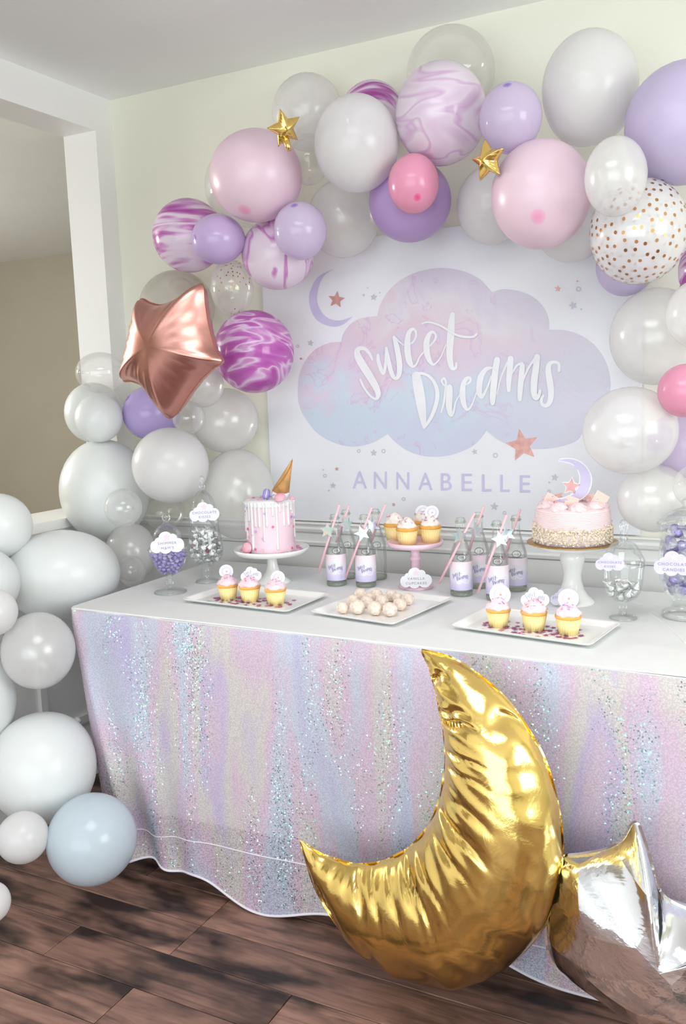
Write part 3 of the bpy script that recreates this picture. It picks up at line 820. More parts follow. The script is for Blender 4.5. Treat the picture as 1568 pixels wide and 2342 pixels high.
# (px, py, rx, ry, y of centre, latex, crown direction as seen (dx, dy up to 1) or None, image roll, label) -- back to front
B = [
 # behind
 (1030, 165, 100, 98, -.10, L_CLEAR, None, 'faint clear balloon high on the wall behind the pale marbled one'),
 (703, 258, 81, 84, -.12, L_PEARL, None, 'pearly translucent balloon behind the upper gold foil star'),
 (850, 262, 72, 73, -.13, L_MARB1, (.75, -.4), 'magenta striped balloon peeping out between two large balloons at the arch top'),
 (560, 425, 92, 92, -.12, L_CLEAR, None, 'clear balloon mostly hidden behind the left pastel pink balloon'),
 (785, 500, 82, 87, -.13, L_PEARL, (.1, .5), 'ivory pearl balloon just above the top left of the banner'),
 (1122, 470, 78, 88, -.13, L_PEARL2, None, 'whitish pearl balloon half behind the big pastel pink balloon'),
 (1307, 512, 85, 86, -.14, L_PEARL2, None, 'pearl balloon showing only its base under the big pastel pink balloon'),
 (1430, 608, 66, 68, -.12, L_LAV, (-.6, .6), 'lavender balloon showing its lower edge under the gold-dotted balloon'),
 (405, 706, 86, 86, -.14, L_SMOKE, None, 'smoky translucent balloon behind the rose gold star'),
 (515, 962, 76, 74, -.13, L_PEARL, None, 'pearl balloon on the wall right of the small clear one below the rose gold star'),
 (462, 880, 50, 52, -.10, L_PEARL, None, 'pearl balloon between the rose gold star and the deep magenta balloon'),
 (545, 1130, 84, 104, -.14, L_PEARL, (0, .3), 'large pearl balloon behind the tall glass candy jar'),
 (345, 945, 64, 62, -.20, L_VIOL, (-.72, -.52), 'violet balloon with a dark knot below the rose gold star'),
 (215, 944, 66, 69, -.22, L_WHITE, None, 'white balloon half hidden behind a smaller white one by the opening'),
 (375, 1172, 47, 40, -.16, L_CLEAR, None, 'small clear balloon behind the jar of purple candies'),
 (1500, 770, 104, 110, -.14, L_PEARL, None, 'large pearl balloon right of the banner above the hot pink one'),
 (1603, 718, 78, 80, -.16, L_PEARL, None, 'pearl balloon at the right frame edge below the dotted balloon'),
 (1600, 618, 48, 62, -.17, L_MARB1, (.4, -.3), 'magenta striped balloon cut by the right frame edge'),
 (1565, 1015, 84, 80, -.15, L_LILAC2, None, 'pale lilac balloon at the right edge under the hot pink one'),
 (1440, 985, 106, 100, -.16, L_PEARL, None, 'large pearl balloon overlapping the right edge of the cloud print'),
 (1495, 1140, 82, 78, -.12, L_PEARL, None, 'pearl balloon behind the right end of the table above the jars'),
 (1590, 1112, 50, 50, -.12, L_CLEAR, None, 'clear balloon at the right frame edge above the jar of wrapped candies'),
 # middle
 (240, 1121, 101, 117, -.30, L_WHITE, (-.4, .6), 'very large white balloon at the corner by the opening'),
 (230, 852, 57, 46, -.24, L_CLEAR, (.8, .1), 'clear balloon topping the white cluster by the opening'),
 (1008, 261, 105, 112, -.26, L_MARB2, (.2, .4), 'big pale pink and white marbled balloon at the top of the arch'),
 (1348, 203, 108, 124, -.24, L_PEARL2, (.3, -.5), 'tall egg-shaped white pearl balloon at the upper right of the arch'),
 (432, 539, 82, 82, -.24, L_MARB1, (-.6, .1), 'pink and white striped balloon at the outer left of the arch'),
 (937, 460, 94, 92, -.22, L_PURP, None, 'large purple balloon behind the small hot pink one'),
 (705, 366, 47, 56, -.22, L_CLEAR, None, 'small clear balloon between the left pink and the white pearl balloon'),
 (635, 580, 83, 81, -.24, L_MARB3, (.3, .7), 'white balloon with magenta veins beside the upper left corner of the banner'),
 (530, 660, 49, 64, -.22, L_CLEAR, (.1, -.6), 'clear balloon sprinkled with tiny confetti above the deep magenta balloon'),
 (580, 805, 92, 94, -.24, L_MARB4, (.6, -.2), 'deep magenta marbled balloon beside the left edge of the banner'),
 (1562, 283, 131, 134, -.30, L_LAV, (.2, .3), 'big matt lavender balloon cut by the right frame edge'),
 (432, 955, 38, 38, -.24, L_CLEAR, None, 'small clear balloon at the lower tip of the rose gold star'),
 (300, 1262, 58, 67, -.34, L_PEARL, None, 'pearl balloon at the back left end of the table'),
 # front
 (585, 402, 106, 102, -.32, L_PINK, (-.2, .9), 'large pastel pink balloon at the upper left of the arch'),
 (815, 330, 97, 107, -.34, L_PEARL2, None, 'large white pearl balloon in front of the magenta striped one'),
 (1167, 270, 71, 77, -.38, L_LILAC2, (-.24, -.65), 'small pale lilac balloon right of the big pale marbled one'),
 (945, 420, 58, 66, -.36, L_HOT, (.1, .72), 'small hot pink balloon in front of the purple one'),
 (1237, 445, 113, 121, -.36, L_PINK, (-.22, .66), 'large pastel pink balloon at the right half of the arch'),
 (1460, 530, 110, 118, -.32, L_DOT, (.3, -.3), 'clear balloon printed with gold dots at the right'),
 (1407, 404, 70, 88, -.42, L_PEARL, (.3, .5), 'pearl balloon between the pink, lavender and gold-dotted balloons'),
 (686, 528, 61, 64, -.36, L_LILAC2, (-.18, -.67), 'small pale lilac balloon over the magenta veined one'),
 (499, 547, 61, 56, -.36, L_LILAC, (-.80, .13), 'small lilac balloon over the pink and white striped one'),
 (226, 957, 54, 55, -.32, L_WHITE, None, 'small white balloon on top of the very large white one'),
 (390, 1064, 87, 87, -.34, L_PEARL2, (0, .5), 'pearl balloon above the two glass candy jars'),
 (282, 1161, 43, 44, -.44, L_CLEAR, None, 'small clear balloon stuck on the very large white one'),
 (300, 1306, 33, 36, -.44, L_CLEAR, None, 'tiny clear balloon by the back left table corner'),
 (1567, 893, 62, 61, -.34, L_HOT, (.2, .5), 'hot pink balloon at the right frame edge beside the banner'),
 # the strand running down left of the table
 (140, 1315, 132, 103, -.62, L_WHITE, (.9, .1), 'white egg-shaped balloon lying over the left table corner'),
 (-6, 1203, 78, 75, -.72, L_WHITE, None, 'white balloon at the left edge in front of the ledge'),
 (-45, 1335, 88, 84, -.84, L_WHITE, None, 'white balloon cut by the left edge below the ledge'),
 (-14, 1400, 53, 54, -.98, L_PEARL2, None, 'small pearl balloon cut by the left edge'),
 (88, 1488, 82, 88, -.88, L_PEARL, (-.1, -.7), 'pearl balloon with a knot below beside the left table corner'),
 (-55, 1598, 88, 112, -.95, L_WHITE, None, 'tall white balloon cut by the left frame edge'),
 (98, 1755, 120, 126, -.90, L_WHITE, (-.3, .5), 'very large white balloon near the floor left of the sequin skirt'),
 (52, 1915, 58, 58, -1.10, L_PEARL2, None, 'small pearl balloon on the floor left of the daylight-tinted one'),
 (210, 1918, 101, 102, -.98, L_PEARL_TINT, (.2, .4), 'pearl balloon coloured with bluish daylight on the floor at the sequin skirt'),
 (-22, 2064, 45, 46, -1.28, L_PEARL2, None, 'small pearl balloon on the floor cut by the left edge'),
]
M_KNOT = {}
placed = []


def unit_balloon(n=40, k=26):
    V, Fc = [], []
    for j in range(k + 1):
        th = PI * j / k
        r = math.sin(th); z = math.cos(th)
        if th > PI / 2:
            q = (th - PI / 2) / (PI / 2)
            z *= 1 + .10 * q ** 3
            r *= 1 - .10 * q ** 2 * (1 - q) * 2
        for i in range(n):
            a = 2 * PI * i / n; V.append((r * math.cos(a), r * math.sin(a), z))
    for j in range(k):
        for i in range(n):
            Fc.append((j * n + i, (j + 1) * n + i, (j + 1) * n + (i + 1) % n, j * n + (i + 1) % n))
    return np.array(V), Fc


UB_V, UB_F = unit_balloon()
GRP = {}
balloon_objs = []
for (px, py, rx, ry, y, mt, crown, label) in B:
    c = P(px, py, y)
    d0 = np.linalg.norm(c - EYE); dirv = (c - EYE) / d0
    d = d0
    for it in range(80):                      # come forward until it only just presses on those behind
        c = EYE + dirv * d; s = mpp(c); r = (rx + ry) / 2 * s
        ok = c[1] + r < -.002 and (c[0] - r > XL or c[2] > .95) 
        for (c2, r2) in placed:
            if np.linalg.norm(c - c2) < (r + r2) * .93: ok = False
        if py > 1780 and c[2] - ry * s < .0: ok = False
        if ok or d < d0 - .42: break
        d -= .01
    placed.append((c, r))
    if crown is None:
        rg = random.Random(px * 31 + py); crown = (rg.uniform(-.35, .35), rg.uniform(-.35, .35)); back = -1
        cd = np.array([crown[0], -crown[1], math.sqrt(max(0, 1 - crown[0] ** 2 - crown[1] ** 2))])
    else:
        cd = np.array([crown[0], -crown[1], math.sqrt(max(0.02, 1 - crown[0] ** 2 - crown[1] ** 2))])
    cd = cd / np.linalg.norm(cd)
    ax = CAM_R * cd[0] + CAM_U * cd[1] + CAM_B * cd[2]        # crown direction in the room
    rot = np.array(mat_basis(ax, CAM_R))
    V = UB_V @ rot.T
    # stretch to the seen proportions
    fwd = -dirv; right = np.cross(np.array([0, 0, 1.]), fwd); right /= np.linalg.norm(right); up = np.cross(fwd, right)
    S = np.outer(right, right) * rx * s + np.outer(up, up) * ry * s + np.outer(fwd, fwd) * (rx + ry) / 2 * s
    W3 = V @ S.T
    me = new_mesh('balloon', W3, UB_F, mt)
    at = me.attributes.new('ucoord', 'FLOAT_VECTOR', 'POINT'); at.data.foreach_set('vector', UB_V.ravel().astype('f'))
    o = link('balloon', me, None, c, label=label, cat='balloon', group='balloons of the garland')
    kn = lathe([(.0005, .10), (.035, .06), (.055, .0), (.045, -.05), (.075, -.10), (.085, -.13), (.05, -.135)], 12)
    kv = np.array(kn[0]); kv[:, 2] -= 1.12
    kv = (kv @ rot.T) @ S.T
    obj('knot', (kv, kn[1]), mt, o)
    at2 = o.children[0].data.attributes.new('ucoord', 'FLOAT_VECTOR', 'POINT')
    balloon_objs.append((o, label, rot, S))

M_GOLDDOT = foil('copper_gold_print', srgb(205, 150, 100), .3, .0)
for o, label, rot, S in balloon_objs:
    if 'gold dots' in label or 'tiny confetti' in label:
        big = 'gold dots' in label
        rg = random.Random(5); V, Fc = [], []; pts = []
        N = 330 if big else 60
        dr_ = .036 if big else .03
        tries = 0
        while len(pts) < N and tries < 9000:
            tries += 1
            v = np.array([rg.gauss(0, 1), rg.gauss(0, 1), rg.gauss(0, 1)]); v /= np.linalg.norm(v)
            if not big and v @ np.array([.2, -.1, .9]) < .55 and rg.random() < .9: continue
            if all(np.linalg.norm(v - q) > (.135 if big else .1) for q in pts): pts.append(v)
        for v in pts:
            b = np.array(mat_basis(v)); c0 = len(V)
            for k_ in range(8):
                a = 2 * PI * k_ / 8
                q = v + (b[:, 0] * math.cos(a) + b[:, 1] * math.sin(a)) * dr_
                q = q / np.linalg.norm(q) * 1.004
                V.append(S @ (rot @ q) if not big else S @ q)
            Fc.append(tuple(range(c0, c0 + 8)))
        obj('confetti_dots', (V, Fc), M_GOLDDOT, o, smooth=False, kind='stuff')

# ------------------------------------------------------------------ foil balloons
M_GOLD = foil('gold_foil', (.90, .64, .20, 1), .17, .12, 22)
M_ROSE = foil('rose_gold_foil', srgb(206, 150, 140), .30, .05, 20)
M_SILV = foil('silver_foil', (.86, .87, .90, 1), .12, .6, 7, facet=9.)


def puff(outline, center, plane, nrm, thick, rings=22, pleat=0., pleat_n=60, power=.55, seed=1, flange=.0):
    """pillow of two foil sheets: outline (list of 2d points) about center; plane(p2) gives the 3d point; thick(p2, rho) the half thickness"""
    n = len(outline); V, Fc = [], []
    rg = random.Random(seed); ph = [rg.uniform(0, 6.28) for _ in range(4)]
    lens = [0.]
    for i in range(n): lens.append(lens[-1] + math.dist(outline[i], outline[(i + 1) % n]))
    for side in (1, -1):
        for j in range(rings + 1):
            rho = 1 - (1 - j / rings) ** 1.0
            for i in range(n):
                o = outline[i]
                p = (center[0] + (o[0] - center[0]) * rho, center[1] + (o[1] - center[1]) * rho)
                h = thick(i, rho)
                if pleat:
                    u = lens[i] / lens[-1] * 2 * PI
                    wv = math.sin(u * pleat_n + ph[0] + side) * .6 + math.sin(u * pleat_n * .53 + ph[1]) * .6
                    h += pleat * wv * max(0, (rho - .45) / .55) * (1 - rho ** 6)
                q = np.array(plane(p)) + nrm * h * side
                V.append(q)
    k = (rings + 1) * n
    for sd in range(2):
        b = sd * k
        for j in range(rings):
            for i in range(n):
                i2 = (i + 1) % n
                q = (b + j * n + i, b + (j + 1) * n + i, b + (j + 1) * n + i2, b + j * n + i2)
                Fc.append(q if sd == 0 else q[::-1])
    return V, Fc


def foil_star(name, tips, y, mat, label, thick_f, ri=.52, sign=1, pleat=.0, seam=True, ntail=False, per=10, pleat_n=60):
    """a five-point foil star whose tips show at the given pixels; the true tilt is recovered from the foreshortening"""
    tips = np.array(tips, float); c2 = tips.mean(0)
    T = np.array([[math.cos(-PI / 2 - 2 * PI * i / 5), math.sin(-PI / 2 - 2 * PI * i / 5)] for i in range(5)])
    A = np.linalg.lstsq(T, tips - c2, rcond=None)[0].T            # px = A @ unit
    U, sg, Vt = np.linalg.svd(A)
    dvec = sign * math.sqrt(max(0, sg[0] ** 2 - sg[1] ** 2)) * Vt[1]
    c = P(c2[0], c2[1], y); s = mpp(c)
    # column vectors in camera axes (x right, y down, z forward)
    A3 = np.vstack([A, dvec]) * s
    e1 = R_CAM @ A3[:, 0]; e2 = R_CAM @ A3[:, 1]
    nr = np.cross(e1, e2); nr /= np.linalg.norm(nr)
    Rr = sg[0] * s
    out = []
    for i in range(10):
        a0 = -PI / 2 - PI * i / 5; a1 = -PI / 2 - PI * (i + 1) / 5
        r0 = 1. if i % 2 == 0 else ri; r1 = ri if i % 2 == 0 else 1.
        p0 = np.array([math.cos(a0) * r0, math.sin(a0) * r0]); p1 = np.array([math.cos(a1) * r1, math.sin(a1) * r1])
        for k_ in range(per):
            q = p0 + (p1 - p0) * k_ / per
            out.append(tuple(q))
    rad = [math.hypot(*q) for q in out]
    th = lambda i, rho: thick_f * Rr * (max(0., 1 - rho ** 2) ** .62) * (1 - rho * rho * (.45 - .45 * min(1, (1.25 - rad[i]))))
    vf = puff(out, (0, 0), lambda p: e1 * p[0] + e2 * p[1], nr, th, 18, pleat * Rr, pleat_n)
    o = obj(name, vf, mat, None, loc=c, label=label, cat='balloon', group='foil balloons')
    if seam:
        n = len(out)
        V = [e1 * q[0] * 1.0 + e2 * q[1] * 1.0 for q in out] + [e1 * q[0] * 1.035 + e2 * q[1] * 1.035 for q in out]
        obj('seam', (V, [(i, (i + 1) % n, n + (i + 1) % n, n + i) for i in range(n)]), mat, o, smooth=False)
    return o, c, e1, e2, nr


YRS = -.53
ro = catmull([(461, 650), (425, 674), (375, 697), (346, 694), (322, 685), (314, 725), (304, 775), (293, 820), (281, 867), (303, 872), (327, 882), (345, 905), (368, 938), (388, 956), (407, 940), (432, 902), (458, 868), (486, 842), (506, 826), (490, 795), (476, 745), (468, 695)], 5, True)
ro = [tuple(p) for p in ro]
RCN = (392, 800)
rC = P(*RCN, YRS)
nrs = np.array([-.25, -.95, .12]); nrs /= np.linalg.norm(nrs)
rrad = [math.dist(q, RCN) for q in ro]
th = lambda i, rho: .085 * (max(0., 1 - rho ** 2) ** .6) * (1 - rho * rho * (.38 - .38 * min(1, 95 / rrad[i])))
rose = obj('foil_star_balloon', puff(ro, RCN, lambda p: P(p[0], p[1], YRS) - rC, nrs, th, 24, .0035, 40, seed=2), M_ROSE, None, loc=rC, label='rose gold foil star balloon at the left of the arch', cat='balloon', group='foil balloons')
n = len(ro); V = []
for i, q in enumerate(ro):
    a = ro[i - 1]; b = ro[(i + 1) % n]; d = np.array(b) - np.array(a); nn = np.array([-d[1], d[0]]); nn = nn / (np.linalg.norm(nn) + 1e-9)
    if np.dot(nn, np.array(q) - np.array(RCN)) < 0: nn = -nn
    V += [P(q[0], q[1], YRS) - rC, P(q[0] + nn[0] * 2.5, q[1] + nn[1] * 2.5, YRS) - rC]
obj('seam', (V, [(2 * i, 2 * ((i + 1) % n), 2 * ((i + 1) % n) + 1, 2 * i + 1) for i in range(n)]), M_ROSE, rose, smooth=False)
g1 = foil_star('foil_star_balloon', [(683, 264), (642, 266), (613, 298), (634, 328), (680, 312)], -.50, M_GOLD, 'small gold foil star above the left pastel pink balloon', .42, .5, 1, .03)
tl_ = [Vector(P(650, 316, -.50) - g1[1]), Vector(P(658, 332, -.51) - g1[1]), Vector(P(661, 344, -.51) - g1[1])]
obj('filling_tail', tube(tl_, [.012, .008, .006], 8), M_GOLD, g1[0])
foil_star('foil_star_balloon', [(1103, 322), (1081, 352), (1110, 404), (1128, 405), (1155, 352)], -.46, M_GOLD, 'small gold foil star left of the right pastel pink balloon', .5, .5, -1, .04)

# the big moon on the floor
YM = -.95


def ym(py): return -.905 - .045 * smooth(2254, 2090, py) + .03 * smooth(1700, 1487, py)


outer = catmull([(965, 1487), (1030, 1505), (1100, 1546), (1155, 1597), (1200, 1656), (1240, 1728), (1268, 1805), (1283, 1890), (1285, 1965), (1270, 2050), (1232, 2135), (1165, 2205), (1100, 2240), (1040, 2254), (960, 2247), (890, 2220), (825, 2175), (770, 2115), (732, 2050), (706, 1990), (686, 1922)], 8)
inner = catmull([(965, 1487), (985, 1540), (1001, 1600), (1013, 1660), (1018, 1725), (1015, 1780), (1003, 1835), (978, 1890), (940, 1935), (900, 1960), (855, 1974), (810, 1976), (760, 1964), (720, 1945), (686, 1922)], 8)


def resample(pts, n):
    pts = [np.array(p) for p in pts]; d = [0.]
    for i in range(1, len(pts)): d.append(d[-1] + np.linalg.norm(pts[i] - pts[i - 1]))
    out = []
    for k_ in range(n + 1):
        t = d[-1] * k_ / n; i = min(len(d) - 2, max(0, np.searchsorted(d, t) - 1))
        u = (t - d[i]) / (d[i + 1] - d[i] + 1e-9); out.append(pts[i] + (pts[i + 1] - pts[i]) * u)
    return out


NM = 220; NS = 26
oo = resample(outer, NM); ii = resample(inner, NM)
MC = P(1040, 2254, -.905); MC[2] = 0
cen_m = P(1080, 1960, YM)
V, Fc = [], []
rg = random.Random(11)
pin = [(rg.random(), rg.uniform(.004, .010), rg.uniform(.5, 1.)) for _ in range(34)]     # pleats along the inner edge (place, width, strength)
pout = [(rg.random(), rg.uniform(.008, .02), rg.uniform(.5, 1.)) for _ in range(26)]
nm = np.array([.16, -.985, .0]); nm /= np.linalg.norm(nm)


def pl(pl_list, t):
    return sum(a * math.exp(-((t - p) / w_) ** 2) for p, w_, a in pl_list)


for side in (1, -1):
    for i in range(NM + 1):
        t = i / NM
        a = ii[i]; b = oo[i]
        wid = np.linalg.norm(b - a) * mpp(cen_m)
        for j in range(NS + 1):
            s_ = j / NS
            p = a + (b - a) * (.5 - .5 * math.cos(PI * s_))
            q = P(p[0], p[1], ym(p[1]))
            u = math.cos(PI * s_)                                  # 1 inner edge .. -1 outer edge
            h = .36 * wid * math.sqrt(max(0, 1 - u * u)) ** 1.15
            pin_w = max(0, u) ** 1.0 * (1 - max(0, u) ** 8)
            pou_w = max(0, -u) ** 1.2 * (1 - max(0, -u) ** 8)
            k2 = min(1., wid / .12)
            sd = t + side * .01
            h -= k2 * (pin_w * .016 * pl(pin, sd + .012 * math.sin(u * 5)) + pou_w * .020 * pl(pout, sd + .01 * math.sin(u * 7)))
            h += k2 * .003 * math.sin(t * 140 + u * 4) * (pin_w + .5 * pou_w)
            V.append(q + nm * max(h, .0) * side - MC)
k = (NM + 1) * (NS + 1)
for sd in range(2):
    for i in range(NM):
        for j in range(NS):
            a = sd * k + i * (NS + 1) + j
            q = (a, a + 1, a + NS + 2, a + NS + 1)
            Fc.append(q if sd == 0 else q[::-1])
moon = obj('foil_moon_balloon', (V, Fc), M_GOLD, None, loc=MC, label='huge gold foil crescent moon balloon leaning on the sequin table skirt', cat='balloon', group='foil balloons')
sv, sf = [], []
edge_pts = [p for p in oo] + [p for p in ii[::-1]][1:-1]
ne = len(edge_pts)
cen2 = np.mean(edge_pts, axis=0)
for i, p in enumerate(edge_pts):
    a = edge_pts[i - 1]; b = edge_pts[(i + 1) % ne]; d = b - a; nn = np.array([d[1], -d[0]]); nn /= np.linalg.norm(nn) + 1e-9
    ww = 3.2 + 1.6 * math.sin(i * .21) * math.sin(i * .083)
    q0 = P(p[0] - nn[0], p[1] - nn[1], ym(p[1])); q1 = P(p[0] + nn[0] * ww, p[1] + nn[1] * ww, ym(p[1]) - .004 * math.sin(i * .33))
    if q1[2] < .002: q1[2] = .002
    sv += [q0 - MC, q1 - MC]
for i in range(ne):
    a = 2 * i; b = 2 * ((i + 1) % ne); sf.append((a, b, b + 1, a + 1))
obj('seam', (sv, sf), M_GOLD, moon)

# the silver star at the right edge
YS = -.93
so = catmull([(1455, 1884), (1424, 1922), (1385, 1944), (1330, 1955), (1285, 1963), (1262, 2000), (1250, 2080), (1256, 2180), (1290, 2225), (1353, 2270), (1440, 2330), (1500, 2352), (1600, 2372), (1700, 2352), (1735, 2280), (1725, 2180), (1760, 2085), (1650, 2098), (1568, 2080), (1512, 2046), (1490, 1985)], 7, True)
so = [tuple(p) for p in so]
SCN = (1478, 2150)
sC = P(1500, 2372, YS); sC[2] = max(0, sC[2])
rad = [math.dist(q, SCN) for q in so]; rm = max(rad)
ns_ = np.array([.30, -.95, .05]); ns_ /= np.linalg.norm(ns_)
zmin = min(P(q[0], q[1], YS)[2] for q in so)
th = lambda i, rho: .11 * (max(0., 1 - rho ** 2) ** .58)
vf = puff(so, SCN, lambda p: P(p[0], p[1], YS) - sC, ns_, th, 26, .006, 12, seed=4)
silver = obj('foil_star_balloon', vf, M_SILV, None, loc=sC - np.array([0, 0, min(0, zmin)]), label='large crinkled silver foil star balloon at the lower right beside the moon', cat='balloon', group='foil balloons')
n = len(so)
V = []
for i, q in enumerate(so):
    a = so[i - 1]; b = so[(i + 1) % n]; d = np.array(b) - np.array(a); nn = np.array([-d[1], d[0]]); nn = nn / (np.linalg.norm(nn) + 1e-9)
    if np.dot(nn, np.array(q) - np.array(SCN)) < 0: nn = -nn
    V += [P(q[0], q[1], YS) - sC, P(q[0] + nn[0] * 6, q[1] + nn[1] * 6, YS) - sC]
obj('seam', (V, [(2 * i, 2 * ((i + 1) % n), 2 * ((i + 1) % n) + 1, 2 * i + 1) for i in range(n)]), M_SILV, silver, smooth=False)

# ------------------------------------------------------------------ things on the table
HF = 1.03                                   # seen height to true height


def base(px, bottom, r_px, z=TZ):
    c = PZ(px, bottom - r_px * .24, z); return c, mpp(c)


def prof(pts, s):                           # (radius px, height px) -> metres
    return [(max(r, .02) * s, h * s * HF) for r, h in pts]


def facing(c, side=0.):                     # upright card axes turned to the viewer's side of the table
    d = EYE - np.array(c); d[2] = 0; d /= np.linalg.norm(d)
    a = side; d = np.array([d[0] * math.cos(a) - d[1] * math.sin(a), d[0] * math.sin(a) + d[1] * math.cos(a), 0])
    u = np.array([-d[1], d[0], 0.]); return Vector(u), Vector((0, 0, 1)), Vector(d)


M_GLASS = glass('clear_jar_glass', (.982, .99, .988), .04, fmax=.5)
M_BOTTLE = glass('clear_bottle_glass', (.975, .985, .978), .045, fmax=.62)
M_BBASE = glass('thick_bottle_glass', (.84, .87, .80), .06, body=.2)
M_WCER = pbr('white_glazed_ceramic', srgb(240, 240, 238), .18, coat=.3)
M_PCER = pbr('pink_glazed_ceramic', srgb(240, 206, 220), .22, coat=.3)
M_CARD = pbr('white_card', srgb(230, 230, 235), .6)
M_CARDL = pbr('pale_lilac_card', srgb(210, 205, 226), .6, noise=(70, .04))
M_TEXT = pbr('grey_lilac_ink', srgb(150, 142, 172), .6)
M_TXTP = pbr('violet_ink', srgb(112, 96, 156), .6)
M_PALEP = pbr('pale_pink_ink', srgb(244, 214, 224), .6)

c_xs = [p[0] for p in cloud_poly]; c_ys = [p[1] for p in cloud_poly]
cmx, cmy, cw = (max(c_xs) + min(c_xs)) / 2, (max(c_ys) + min(c_ys)) / 2, max(c_xs) - min(c_xs)
cloud_unit = [((x - cmx) / cw, -(y - cmy) / cw) for x, y in cloud_poly][::-1][::2]
_a = sum(cloud_unit[i][0] * cloud_unit[(i + 1) % len(cloud_unit)][1] - cloud_unit[(i + 1) % len(cloud_unit)][0] * cloud_unit[i][1] for i in range(len(cloud_unit)))
if _a < 0: cloud_unit.reverse()


def card_text(s_, size, o, u, v, nrm, lift, mat, parent, spacing=1.25):
    vf = text_vf(s_, 1.0, spacing)
    V = [tuple(Vector(o) + u * (q[0] * size) + v * (q[1] * size) + nrm * lift) for q in vf[0]]
    return obj('lettering', (V, vf[1]), mat, parent, smooth=False)


def cloud_tag(name, px, py, w_px, y, label, lines, mat=None, parent=None, org=None, tilt=0.):
    """cloud-shaped paper tag; a thing of its own unless a parent is given"""
    c = P(px, py, y); s = mpp(c); u, v, nrm = facing(c)
    u2 = u * math.cos(tilt) + v * math.sin(tilt); v2 = v * math.cos(tilt) - u * math.sin(tilt)
    t = thing(name, c, label, 'tag', 'cloud shaped name tags')
    W = w_px * s
    obj('card', prism([(x * W, y_ * W * 1.12) for x, y_ in cloud_unit], (0, 0, 0), u2, v2, .0012), mat or M_CARD, t, smooth=False)
    obj('star_print', prism(star_pts(W * .12, .55), nrm * .0009 + v2 * (W * .17), u2, v2, .0004), M_PALEP, t, smooth=False)
    for i, ln in enumerate(lines):
        card_text(ln, W * .115, v2 * (-.02 * W - i * W * .15), u2, v2, nrm, .0012, M_TEXT, t)
    return t


def glass_jar(px, bottom, r_base, prof_px, label, parts=('bowl', 'lid'), lid_from=None):
    c, s = base(px, bottom, r_base)
    t = thing('candy_jar', c, label, 'jar', 'glass candy jars')
    pr = prof(prof_px[0], s); obj('bowl', lathe(pr, 40), M_GLASS, t)
    pl_ = prof(prof_px[1], s); obj('lid', lathe(pl_, 40), M_GLASS, t)
    # a wall thickness at the rim
    rim = pr[-1]; obj('rim', tube([(rim[0] * math.cos(2 * PI * k_ / 32), rim[0] * math.sin(2 * PI * k_ / 32), rim[1]) for k_ in range(32)], .0016, 6, True), M_GLASS, t)
    fo = pr[0]; obj('foot_edge', tube([(pr[1][0] * math.cos(2 * PI * k_ / 32), pr[1][0] * math.sin(2 * PI * k_ / 32), .003) for k_ in range(32)], .0018, 6, True), M_GLASS, t)
    return t, c, s, pr


def fill(pr_in, z0, z1, rmin, seed, shell, nmax, top=True):
    """points packed against the inside of a bowl of profile pr_in between z0 and z1"""
    rg = random.Random(seed); pts = []

    def R(z):
        for (r0, a), (r1, b) in zip(pr_in, pr_in[1:]):
            if a <= z <= b and b > a: return r0 + (r1 - r0) * (z - a) / (b - a)
        return 0
    tries = 0
    while len(pts) < nmax and tries < 14000:
        tries += 1
        z = rg.uniform(z0, z1); rr = R(z) - rmin * .62
        if rr <= 0: continue
        if top and z > z1 - rmin * .9: q = rr * math.sqrt(rg.random())
        else: q = rr - rg.random() * shell
        if q < 0: continue
        a = rg.uniform(0, 2 * PI)
        p = Vector((q * math.cos(a), q * math.sin(a), z))
        if all((p - o_).length > rmin for o_ in pts): pts.append(p)
    return pts


# jar of purple lentil candies
jA, cA, sA, pA = glass_jar(390, 1363, 36, [[(36, 1), (36, 1.6), (34, 3), (14, 8), (7, 13), (8, 18), (9.5, 23), (8, 28), (5, 33), (9, 37), (17, 42), (27, 51), (36, 64), (41, 78), (44, 92), (45, 98)],
    [(45, 99), (43, 102), (34, 113), (31, 122), (32, 128), (30, 136), (22, 146), (13, 152), (7, 156), (6, 160), (9, 164), (10, 170), (8, 175), (4, 178), (.2, 178.5)]],
    'low footed glass jar full of purple candies at the left')
M_CANDY = pbr('violet_candy_shell', srgb(172, 158, 220), .22, coat=.4)
M_CANDY2 = pbr('pale_violet_candy_shell', srgb(196, 186, 232), .22, coat=.4)
lent = lathe([(.0002, -.0036), (.004, -.0032), (.0062, -.0012), (.0066, 0), (.0062, .0012), (.004, .0032), (.0002, .0036)], 12)
me_l = [new_mesh('candy', lent[0], lent[1], M_CANDY), new_mesh('candy', lent[0], lent[1], M_CANDY2)]
rg = random.Random(2)
for i, p in enumerate(fill([(r, z) for r, z in pA], 44 * sA * HF, 88 * sA * HF, .0112, 4, .004, 150)):
    link('candy', me_l[i % 3 == 0], None, Vector(cA) + p, (rg.uniform(-1.2, 1.2), rg.uniform(-1.2, 1.2), 0), 'small violet lentil candy in the low footed glass jar', 'candy', 'violet candies in the low jar')
cloud_tag('name_tag', 382, 1241, 76, cA[1] - .062, 'white cloud tag hanging on the jar of purple candies', ['SHIMMER', "M&M'S"])

